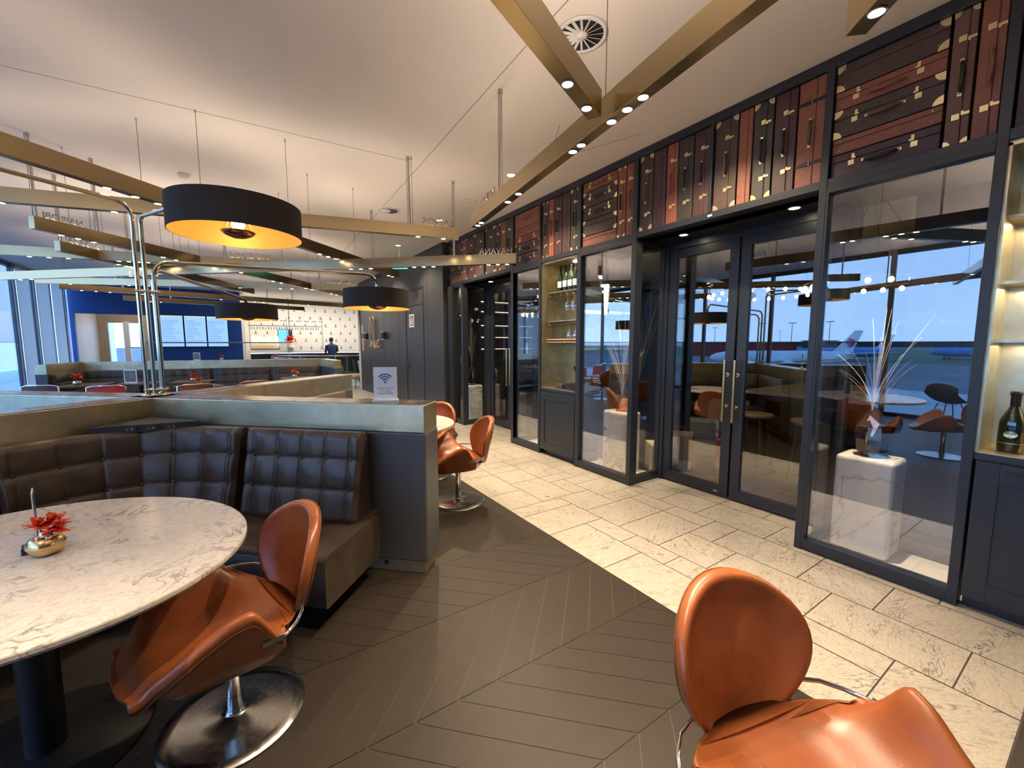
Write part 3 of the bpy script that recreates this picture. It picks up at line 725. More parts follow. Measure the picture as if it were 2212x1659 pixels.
def carton(x, y, z, w, d, h, col, lab, txt=None, rz=0.0, tcol='text', band=None):
    t = thing('cardboard_box', lab, 'box', (x, y, z), rz)
    MB().box(-d/2, d/2, -w/2, w/2, 0, h).build('box_body', mat('box_paper_%d' % len(bpy.data.materials), col, .6), t, bevel=.004)
    if band: MB().box(-d/2-.001, -d/2, -w/2+.005, w/2-.005, h*.02, h*.3).build('printed_band', mat('box_band_%d' % len(bpy.data.materials), band, .6), t)
    if txt: text_mesh(txt, h*.36, .0005, tcol, 'lettering', t, (-d/2-.002, w*.36, h*.45), (0, -1, 0), (0, 0, 1), world=False)
    return t
carton(4.05, 3.0, 0, .26, .3, .33, (.60, .52, .38), 'cream box lettered Vint standing low behind the side glass', 'Vint', band=(.62, .47, .12), rz=.9)
carton(4.35, 2.98, 0, .36, .3, .42, (.45, .32, .25), 'brown and white box just behind the left leaf of the near door', rz=.5, band=(.7, .68, .65))
carton(4.62, 2.50, 0, .22, .22, .40, (.50, .03, .03), 'red wine box with white print behind the near door', rz=.3, band=(.7, .65, .6))
for i in range(2): carton(5.25, 3.2, .225*i, .34, .34, .22, (.42, .47, .52), ['lower of two stacked pale blue-grey boxes behind the door', 'upper of two stacked pale blue-grey boxes behind the door'][i], rz=.6)
carton(5.0, 3.5, 0, .3, .3, .34, (.06, .05, .06), 'dark box with rounded white letters behind the side glass', 'OX', rz=.8, tcol='acryl')
carton(6.6, 3.6, 0, .55, .5, .55, (.42, .36, .30), 'large pale carton in the shadow beyond the bar stools', rz=.4)
downlight('added_room_light', 4.7, 3.0, CZ, 'added dim round downlight brightening the boxes in the dark dining room', 16, r=.03, ang=70)  # added lamp, lifts the boxes behind the door out of the dark
# interior column near the window case, dark panelling
struct(MB().box(4.25, 4.6, .15, 1.0, 0, CZ).build('wall_room_pier', 'navy'))
# ring chandeliers with globe bulbs
def ring(x, y, z, r, n, lab):
    t = thing('ring_chandelier', lab, 'chandelier', (x, y, z))
    MB().tube([(x+r*math.cos(2*PI*q/48), y+r*math.sin(2*PI*q/48), z+.06) for q in range(48)], .012, 8, closed=True).build('ring', 'black', t, True)
    for q in range(4):
        a = q*PI/2; MB().tube([(x+r*math.cos(a), y+r*math.sin(a), z+.06), (x+.02*math.cos(a), y+.02*math.sin(a), CZ)], .003, 6).build('cable', 'black', t, True)
    for q in range(n):
        a = 2*PI*q/n; c = (x+r*math.cos(a), y+r*math.sin(a), z)
        MB().ell(c, .028, .028, .032, 8).build('bulb', M['bulbd'], t, True)
    return t
M['bulbd'] = emis('globe_bulb', (1, .80, .45), 5)
ring(6.4, 1.9, 2.18, .62, 20, 'ring chandelier of globe bulbs behind the near show case')
ring(7.4, 3.6, 2.30, .80, 22, 'ring chandelier of globe bulbs behind the near double door')
t = thing('linear_pendant', 'long row of small bulbs hanging behind the middle show case', 'pendant light', (4.7, 4.6, 2.25))
d_ = V3((math.sin(math.radians(46.0)), math.cos(math.radians(46.0)), 0)); MB().bar(d_*6.0+V3((0, 0, 2.33)), d_*12+V3((0, 0, 2.33)), .03, .03).build('rail', 'black', t, True)
for q in range(12):
    c = d_*(6.1+q*.52)+V3((0, 0, 2.27)); MB().cyl(c, .035, .05, 12).build('bulb', M['bulbd'], t, True)
for q in (6.2, 11.8): MB().tube([d_*q+V3((0, 0, 2.34)), d_*q+V3((0, 0, CZ))], .004, 6).build('cable', 'black', t, True)
# the back bar of the dining room glowing behind the far doors
M['strip'] = emis('pink_white_strip', (1, .72, .60), 2.5)
t = thing('back_bar', 'lit back bar with shelves of bottles, deep behind the far doors', 'bar', (6, 9.3, 0))
MB().box(4.7, 7.4, 9.25, 9.5, 0, 1.0).build('counter', 'dwood', t, True)
for z in (1.3, 1.6, 1.9, 2.25, 2.5): MB().box(4.7, 7.4, 9.3, 9.5, z, z+.03).build('shelf', 'dwood', t, True); MB().box(4.7, 7.4, 9.28, 9.29, z+.03, z+.042).build('light_strip', 'strip', t, True)

# ================================================================ TULIP CHAIRS
def sm(t, a, b):
    t = max(0, min(1, (t-a)/(b-a))); return t*t*(3-2*t)
def tulip_chair():
    t = thing('swivel_chair', 'x', 'chair')
    # ---- seat shell: local +x is the front
    NU, NI = 26, 21
    secs = []
    for i in range(NU):
        u = i/(NU-1)                      # 0 front .. 1 rear
        x = .30-.38*u
        w = .155+.09*sm(u, 0, .35)+.065*sm(u, .2, .9)-.012*sm(u, .9, 1)
        ha = .006+.105*sm(u, .06, .40)+.070*sm(u, .3, .66)-.135*sm(u, .74, 1)
        zc = .372+.036*sm(u, 0, .14)-.010*sm(u, .2, .6)+.03*sm(u, .55, 1)
        zb = .338+.030*sm(u, .1, 1)
        if u < .02: zb = zc-.03
        loop = []
        for k in range(NI):               # inner surface left -> right
            v = -1+2*k/(NI-1); a = abs(v)
            y = math.copysign(w*(1-(1-a)**1.25), v); z = zc+ha*(a**2.7)
            xf = x + .022*(1-a*a)*(1-sm(u, 0, .4)) - .125*(1-a*a)*sm(u, .15, 1)
            loop.append((xf, y, z))
        rimz = zc+ha
        for (yy, zz) in ((w+.014, rimz+.007), (w+.030, rimz+.002), (w+.037, rimz-.016), (w+.030, rimz-.034)):
            loop.append((x, yy, zz))
        loop.append((x, w+.022, zb+(rimz-zb)*.35)); loop.append((x, w-.01, zb+.008)); loop.append((x, w-.04, zb))
        xs_ = .02*(1-sm(u, 0, .5))-.11*sm(u, .15, 1)
        loop.append((x+.8*xs_, w*.45, zb-.004)); loop.append((x+xs_, 0, zb-.006)); loop.append((x+.8*xs_, -w*.45, zb-.004))
        loop.append((x, -w+.04, zb)); loop.append((x, -w+.01, zb+.008)); loop.append((x, -w-.022, zb+(rimz-zb)*.35))
        for (yy, zz) in ((w+.030, rimz-.034), (w+.037, rimz-.016), (w+.030, rimz+.002), (w+.014, rimz+.007)):
            loop.append((x, -yy, zz))
        secs.append(loop)
    n = len(secs[0]); b = MB(); b.grid(secs, NU, n, 0, True, False, True)
    # rounded front and rear caps: shrink the end loop
    def cap(loop, dx):
        cx = sum(p[0] for p in loop)/n; cy = 0; cz = sum(p[2] for p in loop)/n
        rings = [loop]
        for (f, d) in ((.97, .45), (.90, .8), (.75, 1)):
            rings.append([(p[0]+dx*d, p[1]*(1-(1-f)*.35), (p[2]*f+(cz)*(1-f)) if abs(p[1]) < .2 else p[2]*f+(p[2]-.02)*(1-f)) for p in loop])
        b.grid(rings, len(rings), n, 0, True, False, True)
        k = len(b.v)-n; b.f.append(tuple(range(k, k+n))); b.mi.append(0); b.sm.append(True)
    cap(secs[0], .018); cap(secs[-1], -.018)
    b.build('seat', 'tan', t)
    # piping along the outer rim
    for s in (1, -1):
        p_ = MB(); p_.tube([(secs[i][0][0]-.0, s*(abs(secs[i][NI+3][1])+.0015), secs[i][NI+3][2]-.004) for i in range(1, NU)], .0028, 6); p_.build('piping', 'tanseam', t)
    # ---- backrest: egg shaped padded shell, leaning back
    bk = MB(); NT = 48; lean = math.radians(13); cz0 = .572; hh = .228
    def pt(th, r, d):
        uu = math.sin(th)*.238*(1+.18*math.cos(th)-.05*math.cos(th)**2)*r; vv = math.cos(th)*hh*r
        cv = .075*(abs(uu)/.238)**2.0                      # wraps forward
        x = -.268+cv+d-vv*math.tan(lean)*1.0-.018*(vv/hh)**2*(-1 if vv > 0 else 1)*0
        return (x, uu, cz0+vv)
    rings = []
    for (r, d) in ((.001, .006), (.3, .004), (.55, .003), (.72, .004), (.82, .010), (.89, .017), (.945, .019), (.985, .012), (1.0, -.002), (.99, -.018), (.955, -.030), (.93, -.031), (.90, -.034), (.7, -.040), (.4, -.044), (.001, -.046)):
        rings.append([pt(2*PI*k/NT, r, d) for k in range(NT)])
    bk.grid(rings, len(rings), NT, 0, True, False, True)
    bo = bk.build('backrest', 'tan', t)
    MB().tube([pt(2*PI*k/NT, .962, -.0295) for k in range(NT)], .0026, 6, closed=True).build('piping', 'tanseam', bo)
    # ---- steel band that ties seat and back
    for s in (1, -1):
        MB().tube([(-.03, s*.338, .470), (-.09, s*.335, .468), (-.135, s*.305, .472), (-.175, s*.26, .478), (-.200, s*.19, .485)], .0065, 8).build('bracket', 'chrome', t)
        MB().obox((-.045, s*.342, .470), (1, 0, 0), .07, (0, 1, 0), .006, (0, 0, 1), .018).build('bracket_plate', 'steel', t)
    # ---- pedestal
    MB().lathe([(.245, 0), (.252, .003), (.250, .007), (.20, .011), (.12, .017), (.05, .023), (.034, .03), (.028, .05), (.0265, .10)], n=64).build('base', 'steel', t)
    MB().lathe([(.0255, .10), (.0255, .27), (.031, .272), (.031, .33), (.06, .334), (.06, .345)], n=32).build('pedestal', 'chrome', t)
    return t
ch = tulip_chair()
put(ch, (-.095, 1.885, 0), math.radians(196), 'cognac leather swivel chair tucked under the large marble table by the dark sofa')
R_ = math.radians
put(copy_tree(ch), (1.66, 3.45, 0), R_(168), 'cognac leather swivel chair at the round table beyond the partition end, back to the corridor')
put(copy_tree(ch), (1.72, 4.35, 0), R_(215), 'cognac leather swivel chair behind the far round table, only its back top showing')
put(copy_tree(ch), (1.12, .345, 0), R_(256), 'cognac leather swivel chair at the bottom right corner, facing the viewer')
put(copy_tree(ch), (-.95, 1.33, 0), R_(70), 'cognac leather swivel chair on the near side of the marble table')

# ================================================================ TABLES
def round_table(name, cx, cy, rx, ry, rot, lab, basem='black', br=.33, lr=.035):
    t = thing(name, lab, 'table', (cx, cy, 0), rot)
    b = MB(); N = 96
    prof = [(.0, .74), (.985, .74), (.997, .737), (1, .733), (1, .722), (.99, .712), (.0, .710)]
    P = [[(rx*r*math.cos(2*PI*k/N), ry*r*math.sin(2*PI*k/N), z) for k in range(N)] for r, z in prof]
    b.grid(P, len(P), N, 0, False, False, True); b.build('tabletop', 'marblet', t)
    MB().cyl((0, 0, .012), lr, .70, 32).build('leg', basem, t)
    MB().lathe([(br, 0), (br+.003, .004), (br, .010), (lr+.02, .014), (lr, .02)], n=64).build('base', basem, t)
    return t
round_table('marble_table', -.675, 2.10, .70, .60, R_(-40), 'large white marble table in front of the curved dark leather sofa', br=.30, lr=.055)
round_table('marble_table', 1.24, 3.80, .50, .50, 0, 'round white marble table half hidden behind the partition end', 'black', .28, .035)
# blue booklet on the far table
tag(MB().obox((1.50, 3.98, .744), (.8, .6, 0), .15, (-.6, .8, 0), .10, (0, 0, 1), .006).build('booklet', mat('navy_card', (.01, .03, .12), .4)), 'dark blue booklet lying on the far round marble table', 'booklet')

# ---- flower arrangements
M['pot'] = mat('hammered_gold_glass', (.72, .53, .25), .20, .9, bump=.2, bscale=40)
M['glassv'] = glass('silver_glass', (.7, .72, .74), .35)
def flower_pot(x, y, z, lab, sc=1.0, big=False, seed=1, group=None, potm='pot', foliage=True):
    t = thing('flower_vase', lab, 'flowers', (x, y, z), group=group); R = random.Random(seed)
    ps = 1 if big else .62
    prof = [(.0, 0), (.026, 0), (.040, .010), (.050, .030), (.050, .045), (.040, .062), (.026, .070), (.024, .066)]
    MB().lathe([(r*sc*ps, zz*sc*ps) for r, zz in prof], (x, y, z), 28, sq=(lambda a: 1+.05*math.cos(4*a)) if big else None).build('vase', potm, t, True)
    def petal(b, c, d, L, Wd, upv):
        d = V3(d).normalized(); s = d.cross(V3(upv)).normalized(); n = s.cross(d); P = []
        for i in range(6):
            u = i/5; ww = Wd*math.sin(PI*min(1, .12+u*.80))**.8
            P.append([V3(c)+d*L*u+s*ww*v+n*(.25*L*u*(1-u)+.12*Wd*math.cos(v*5+u*8))+n*(-.3*Wd*v*v) for v in (-1, -.5, 0, .5, 1)])
        b.grid(P, 6, 5)
    heads = [(-.018, .012, .105), (.03, -.015, .092), (.022, .022, .108)] if big else [(0, 0, .072)]
    for hx, hy, hz in heads:
        c = V3((x+hx*sc, y+hy*sc, z+hz*sc)); b = MB()
        for k in range(26 if big else 24):
            a = R.random()*2*PI; e = R.uniform(-.35, 1.2); dd = (math.cos(a)*math.cos(e), math.sin(a)*math.cos(e), math.sin(e))
            petal(b, c, dd, R.uniform(.026, .044)*sc*(1 if big else 1.25), R.uniform(.007, .013)*sc*(1 if big else 1.3), (0, 0, 1) if abs(dd[2]) < .9 else (1, 0, 0))
        b.build('flower_head', 'petal', t, True)
        MB().tube([(x, y, z+.05*sc), tuple(c)], .0025*sc, 6).build('stem', 'green', t, True)
    if big:
        for q, (dx, dy, dz, r) in enumerate(((.004, -.026, .082, .013), (-.010, -.024, .070, .010), (.016, -.03, .073, .010))):
            MB().ell((x+dx, y+dy, z+dz), r, r, r, 8).build('bauble', mat('silver_pink_bauble_%d' % q, (.75, .45, .50) if q == 1 else (.75, .72, .72), .08, 1.0), t, True)
    elif foliage:
        b = MB()
        for k in range(5):
            a = R.random()*6.28; petal(b, (x, y, z+.09*sc), (math.cos(a)*.5, math.sin(a)*.5, 1), .05*sc, .006*sc, (1, 0, 0))
        b.build('leaves', 'green', t, True)
    return t
flower_pot(-.622, 2.112, .74, 'red orange flowers in a small gold bowl on the large marble table', 1.0, True, 4)
t = thing('menu_stand', 'slim white and blue menu stand behind the flowers on the marble table', 'menu', (-.705, 2.32, .74))
mdir = V3((-.25, .97, 0)).normalized(); mb_ = MB()
mb_.obox(V3((-.705, 2.32, .834)), mdir, .105, V3((mdir.y, -mdir.x, 0)), .004, (0, 0, 1), .185); mb_.build('card', 'acryl', t, True)
MB().obox(V3((-.705, 2.32, .834))+V3((mdir.y, -mdir.x, 0))*.003, mdir, .09, V3((mdir.y, -mdir.x, 0)), .002, (0, 0, 1), .17).build('printed_face', mat('blue_menu_print', (.03, .09, .22), .3), t, True)
tag(MB().obox((-.684, 2.165, .752), mdir, .06, V3((mdir.y, -mdir.x, 0)), .03, (0, 0, 1), .022).build('table_number_block', mat('dark_blue_block', (.02, .03, .09), .4)), 'small dark blue block left of the gold flower bowl', 'block')

# ================================================================ BRASS-TOPPED PARTITION (four arms) AND SOFAS
CX0, CY0 = -.53, 3.95; TOPZ = 1.11
ANG = {'R': -43.4, 'FR': 41.6, 'FL': 138.4, 'L': 219.5}
part = thing('seating_partition', 'four-armed low partition with wide brass top band between the sofas', 'partition', (CX0, CY0, 0))
for k_, a in ANG.items():
    d = V3((math.cos(R_(a)), math.sin(R_(a)), 0)); s = V3((-d.y, d.x, 0)); c = V3((CX0, CY0, 0)); L = 2.12
    def arm(z0, z1, w, L_, m_, nm, bev=.004):
        MB().obox(c+d*L_/2+V3((0, 0, (z0+z1)/2)), d, L_, s, w, (0, 0, 1), z1-z0).build(nm, m_, part, True, bevel=bev)
    arm(.935, TOPZ, .215, L, 'patina', 'brass_band'); arm(.085, .935, .225, L+.006, 'panel', 'upholstered_panel', .012)
    arm(0, .085, .185, L-.02, 'patina', 'skirting')
# brown-mirrored top faces
for k_, a in ANG.items():
    d = V3((math.cos(R_(a)), math.sin(R_(a)), 0)); s = V3((-d.y, d.x, 0)); c = V3((CX0, CY0, 0))
    MB().obox(c+d*1.058+V3((0, 0, TOPZ+.0015)), d, 2.112, s, .205, (0, 0, 1), .004).build('top_plate', 'brasst' if 'brasst' in M else M.setdefault('brasst', mat('brown_brass_top', (.36, .27, .20), .24, .9, noise=.15, nscale=10, roughvar=.06)), part, True)
# cable hole in the skirting near the end of the near right arm
d = V3((math.cos(R_(ANG['R'])), math.sin(R_(ANG['R'])), 0)); s = V3((-d.y, d.x, 0))
MB().cyl(V3((CX0, CY0, .055))+d*1.83-s*.0915, .016, .003, 20, axis=-s).build('cable_hole', 'black', part, True)
MB().obox(V3((CX0, CY0, .5))+d*1.74-s*.1125, d, .003, s, .004, (0, 0, 1), .84).build('panel_seam', 'black', part, True)
# corner socket box
t = thing('socket_box', 'black corner box with power sockets where the partition arms meet behind the sofa', 'socket', (-.56, 3.62, .90))
cp = V3((-.53, 3.70, .90)); q1, q2 = V3((-.84, 3.53, 0)), V3((-.20, 3.40, 0)); 
MB().prism([(-.80, 3.47), (-.25, 3.40), (-.52, 3.76)], .93, .985).build('box_body', 'black', t, True, bevel=.004)
e_ = (V3((-.25, 3.40, 0))-V3((-.80, 3.47, 0))).normalized(); nn = V3((e_.y, -e_.x, 0))
for i, f in enumerate((.36, .55, .74)):
    c = V3((-.80, 3.47, .958))+e_*.55*f+nn*.002
    MB().obox(c, e_, .07, nn, .004, (0, 0, 1), .04).build('socket_frame', mat('gloss_black', (.02, .02, .02), .2) if i == 0 else bpy.data.materials['gloss_black'], t, True)
    for dx in (-.012, .012): MB().cyl(c+e_*dx+nn*.002, .004, .002, 10, axis=nn, mi=0).build('socket_pin_hole', 'steel', t, True)
# clear wifi sign on the near right arm
t = thing('wifi_sign', 'white acrylic Wi-Fi sign standing on the brass top of the near right arm', 'sign', (0, 0, 0))
wc = V3((.79, 2.72, TOPZ+.004)); wx = (rt*.98+fh*.12).normalized(); wn_ = V3((wx.y, -wx.x, 0))   # faces the viewer side
put(t, tuple(wc), 0, t['label'])
PAR[t.name] = ((wc.x, wc.y, wc.z), 0)
MB().obox(wc+V3((0, 0, .118)), wx, .15, wn_, .006, (0, 0, 1), .215).build('sign_plate', 'acryl', t, True)
MB().obox(wc+V3((0, 0, .006)), wx, .162, wn_, .05, (0, 0, 1), .012).build('sign_foot', 'acryl', t, True)
o_ = wc+wn_*.0035+V3((0, 0, .125))
for r in (.022, .038, .054):
    b = MB(); n_ = 18
    for rr in (0,):
        P = []
        for i in range(n_+1):
            a = R_(42+96*i/n_); u = V3((0, 0, 1))*math.sin(a)+wx*math.cos(a); P.append([o_+u*(r-.0045), o_+u*(r+.0045), o_+u*(r+.0045)+wn_*.001, o_+u*(r-.0045)+wn_*.001])
        b.grid(P, n_+1, 4, 0, False, False, True)
    b.build('wifi_arc', 'textb', t, True)
MB().cyl(o_+V3((0, 0, .003)), .0075, .001, 20, axis=wn_).build('wifi_dot', 'textb', t, True)
for i, s_ in enumerate(('Use WiFi Connect to', 'KLM - Lounge', 'Password: available')):
    text_mesh(s_, .0125, .0002, 'text', 'lettering', t, wc+wn_*.0036+V3((0, 0, .083-.017*i)), wx, (0, 0, 1), align='CENTER')

# ---- sofas
def smooth_path(pts, n=12):
    P = [V3((*p, 0)) for p in pts]; out = []
    for i in range(len(P)-1):
        p0 = P[max(i-1, 0)]; p1 = P[i]; p2 = P[i+1]; p3 = P[min(i+2, len(P)-1)]
        for k in range(n):
            t = k/n; out.append(.5*((2*p1)+(p2-p0)*t+(2*p0-5*p1+4*p2-p3)*t*t+(-p0+3*p1-3*p2+p3)*t**3))
    out.append(P[-1]); return out
def resample(P, n):
    D = [0]
    for i in range(1, len(P)): D.append(D[-1]+(P[i]-P[i-1]).length)
    out = []; j = 0
    for k in range(n):
        s = D[-1]*k/(n-1)
        while j < len(D)-2 and D[j+1] < s: j += 1
        t = (s-D[j])/max(1e-9, D[j+1]-D[j]); out.append(P[j].lerp(P[j+1], t))
    return out, D[-1]
def cushion(path, side, cols, z0, z1, name, parent, rows=(.36, .70), topin=.02, botin=.13, thick=.09, fm='dleather', res=24, puff=.015, endm=.06):
    """tufted leaning back cushion. path: plan polyline of the back top edge; side=+1/-1 the inward normal"""
    n = cols*res+1; P, L = resample(path, n)
    P = [p-V3((-(P[min(i+1, n-1)]-P[max(i-1, 0)]).y, (P[min(i+1, n-1)]-P[max(i-1, 0)]).x, 0)).normalized()*side*.03 for i, p in enumerate(P)]; nv = 46
    colpos = [endm/L+(1-2*endm/L)*c/(cols-1) for c in range(cols)] if cols > 1 else [.5]
    front = []; N_ = []
    for i in range(n):
        a = P[max(i-1, 0)]; b = P[min(i+1, n-1)]; d = (b-a).normalized(); N_.append(V3((-d.y, d.x, 0))*side)
    for i in range(n):
        u = i/(n-1); row = []
        for j in range(nv):
            h = j/(nv-1); off = botin+(topin-botin)*h
            # pad shape
            cellx = min(abs(u-c) for c in colpos)*L; hy = min(abs(h-r) for r in rows)*(z1-z0)
            near = min(math.hypot((u-c)*L, (h-r)*(z1-z0)) for c in colpos for r in rows)
            pf = .006*(1-math.exp(-(cellx/.006)**1.2))+.006*(1-math.exp(-(hy/.006)**1.2))+.016*(min(1, cellx/.085)*min(1, hy/.08))**.45-.010*math.exp(-(near/.028)**2)
            pf *= sm(u*L, 0, .02)*sm((1-u)*L, 0, .02)
            edge = (1-sm(min(u, 1-u)*L, 0, .03))*.012+(1-sm(min(h, 1-h)*(z1-z0), 0, .03))*.012
            q = P[i]+N_[i]*(off+pf+thick*.2-edge); row.append((q.x, q.y, z0+(z1-z0)*h))
        q = P[i]+N_[i]*(topin-.015); row.append((q.x, q.y, z1+.004)); q = P[i]-N_[i]*.022; row.append((q.x, q.y, z1-.004))
        q = P[i]-N_[i]*.022; row.append((q.x, q.y, z0-.02)); q = P[i]+N_[i]*(botin); row.append((q.x, q.y, z0-.02))
        front.append(row)
    m_ = len(front[0]); b = MB(); b.grid(front, n, m_, 0, True, False, True)
    b.add(front[0], [tuple(range(m_))]); b.add(front[-1], [tuple(reversed(range(m_)))])
    co_ = b.build(name, fm, parent, True)
    for c in colpos:
        for r in rows:
            i = int(round(c*(n-1))); off = botin+(topin-botin)*r; q = P[i]+N_[i]*(off+thick*.2-.004)
            MB().ell((q.x, q.y, z0+(z1-z0)*r), .012, .012, .012, 5).build('button', fm, co_, True)
    pp = [P[i]+N_[i]*(topin+.012) for i in range(0, n, 2)]
    MB().tube([(p.x, p.y, z1-.002) for p in pp], .004, 6).build('piping', 'black', co_, True)
    return co_
def seat_run(path, side, back_off, front_off, z0, z1, name, parent, n=40, fm='dleather', closed_ends=True):
    P, L = resample(path, n); secs = []
    for i in range(n):
        a = P[max(i-1, 0)]; b = P[min(i+1, n-1)]; d = (b-a).normalized(); N = V3((-d.y, d.x, 0))*side
        q = []
        for (o, z) in ((back_off, z0), (back_off, z1-.01), (back_off+.02, z1), (front_off-.05, z1+.004), (front_off-.015, z1-.004), (front_off, z1-.025), (front_off, z0+.01), (front_off-.01, z0)):
            p = P[i]+N*o; q.append((p.x, p.y, z))
        secs.append(q)
    b = MB(); b.grid(secs, n, 8, 0, True, False, True); b.add(secs[0], [tuple(range(8))]); b.add(secs[-1], [tuple(reversed(range(8)))])
    return b.build(name, fm, parent, True)
sofa = thing('corner_sofa', 'dark brown tufted leather corner sofa curving behind the large marble table', 'sofa', (-.5, 3.3, 0))
ptop = smooth_path([(-1.95, 2.62), (-1.5, 2.96), (-1.10, 3.27), (-.83, 3.43), (-.547, 3.47), (-.27, 3.37), (0.0, 3.15), (.32, 2.85), (.655, 2.53)], 14)
# split the back into a curved section and a straight section
def cut(P, x0, x1): return [p for p in P if x0 <= p.x <= x1]
cushion(cut(ptop, -1.13, -.005), -1, 7, .42, .945, 'back_cushion', sofa)
cushion(cut(ptop, .008, .615), -1, 5, .42, .945, 'back_cushion', sofa, endm=.07)
cushion(cut(ptop, -1.96, -1.145), -1, 5, .42, .945, 'back_cushion', sofa)
seat_run(cut(ptop, -1.96, .665), -1, -.03, .52, .15, .42, 'seat', sofa)
# the seat front corner carries a few raised folds (wrinkled hide)
for (x, y) in ((.30, 2.45), (.53, 2.68), (-.30, 2.95), (-.95, 2.85), (-1.6, 2.3)):
    MB().box(x-.012, x+.012, y-.012, y+.012, 0, .16).build('leg', 'panel', sofa, True)
# corridor-side sofa in the next quadrant, behind the far round table
sofa2 = thing('corner_sofa', 'dark leather sofa on the corridor side of the partition, behind the far round table', 'sofa', (.3, 3.95, 0))
dR = V3((math.cos(R_(-43.4)), math.sin(R_(-43.4)), 0)); dF = V3((math.cos(R_(41.6)), math.sin(R_(41.6)), 0)); nR = V3((-dR.y, dR.x, 0)); nF = V3((dF.y, -dF.x, 0)); C_ = V3((CX0, CY0, 0))
pth = [C_+dF*1.80+nF*.20, C_+dF*1.2+nF*.20, C_+dF*.72+nF*.20, C_+(dF+dR)*.42, C_+dR*.72+nR*.20, C_+dR*1.2+nR*.20, C_+dR*1.80+nR*.20]
p2 = smooth_path([(p.x, p.y) for p in pth], 14)
for a, b_ in ((0, 28), (29, 56), (57, 84)): cushion(p2[a:b_], -1, 4, .42, .945, 'back_cushion', sofa2, res=8)
seat_run(p2, -1, -.03, .50, .15, .42, 'seat', sofa2)

# ================================================================ CANTILEVER SHADE LAMPS ON THE PARTITION
lamp = thing('cantilever_lamp', 'polished brass multi-arm lamp on the partition centre with charcoal drum shades', 'lamp', (CX0, CY0, TOPZ))
MB().lathe([(0, 0), (.085, 0), (.085, .012), (0, .013)], (CX0, CY0, TOPZ+.004), 32).build('base_plate', 'patina', lamp, True)
def arc_path(p0, zt, target, ztar, drop, r=.12):
    """vertical tube from p0 up, rounded bend, straight arm, rounded bend down into the shade"""
    p0 = V3(p0); t = V3(target); d = V3((t.x-p0.x, t.y-p0.y, 0)); L = d.length; d.normalize(); slope = (ztar-zt)/L
    pts = [p0, V3((p0.x, p0.y, zt-r))]
    for q in range(1, 9):
        a = q/8*PI/2; pts.append(V3((p0.x, p0.y, zt-r))+d*(r-r*math.cos(a))+V3((0, 0, r*math.sin(a))))
    e = V3((t.x, t.y, ztar))-d*r
    e.z = zt+(ztar-zt)*((L-r)/L)
    pts.append(e)
    for q in range(1, 9):
        a = q/8*PI/2; pts.append(e+d*(r*math.sin(a))+V3((0, 0, -(r-r*math.cos(a)))))
    pts.append(V3((t.x, t.y, ztar-drop))); return pts
def shade(tx, ty, zb, h, D, on=True):
    b = MB(); r = D/2
    b.lathe([(r, 0), (r, h)], (tx, ty, zb), 96, 0); b.lathe([(r-.004, h), (r-.004, 0)], (tx, ty, zb), 96, 1)
    b.lathe([(r, h), (r-.004, h)], (tx, ty, zb), 96, 0); b.lathe([(r-.004, 0), (r, 0)], (tx, ty, zb), 96, 0)
    b.lathe([(r-.002, h-.004), (.012, h-.004)], (tx, ty, zb), 64, 0); b.lathe([(.012, h-.009), (r-.004, h-.009)], (tx, ty, zb), 64, 1)
    so = b.build('lamp_shade', ['shade', 'shadein'], lamp, True)
    MB().lathe([(0, -.012), (.03, -.010), (.062, .002), (.085, .020), (.084, .022), (.06, .006), (0, -.008)], (tx, ty, zb+.002), 36).build('diffuser_dish', 'copper', so, True)
    for q in range(3):
        a = q*2*PI/3+.4; MB().tube([(tx+.083*math.cos(a), ty+.083*math.sin(a), zb+.022), (tx+.03*math.cos(a), ty+.03*math.sin(a), zb+h-.02)], .0016, 6).build('dish_wire', 'gold', so, True)
    MB().cyl((tx, ty, zb+.100), .022, .055, 20).build('lamp_socket', 'gold', so, True)
    MB().ell((tx, ty, zb+.066), .032, .032, .040, 10).build('bulb', 'bulb', so, True)
    point('shade_bulb_light', (tx, ty, zb+.066), 16, (1, .66, .30), .032)
tubes = [((-.045, -.035), 2.46, (-1.95, 3.1), 2.50, .05, .10), ((0, -.05), 2.37, (.03, 2.80), 2.345, .09, .05),
         ((.045, -.02), 2.08, (1.12, 4.03), 2.14, .14, .10), ((.03, .04), 2.03, (.10, 5.72), 1.99, .06, .10)]
for (dx, dy), zt, tg, zg, drop, rb in tubes:
    MB().tube(arc_path((CX0+dx, CY0+dy, TOPZ+.01), zt, tg, zg, drop, rb), .0135, 14).build('lamp_arm', 'tube', lamp, True)
    MB().lathe([(.022, 0), (.022, .012), (.014, .016)], (CX0+dx, CY0+dy, TOPZ+.012), 20).build('arm_foot', 'tube', lamp, True)
for z in (1.86, 1.16):
    MB().obox((CX0+.005, CY0-.015, z), (1, 0, 0), .13, (0, 1, 0), .10, (0, 0, 1), .016).build('clamp', 'patina', lamp, True, bevel=.006)
shade(.03, 2.80, 2.085, .165, .63); shade(1.12, 4.03, 1.82, .17, .61); shade(.10, 5.72, 1.765, .17, .61); shade(-1.95, 3.1, 2.24, .17, .61)

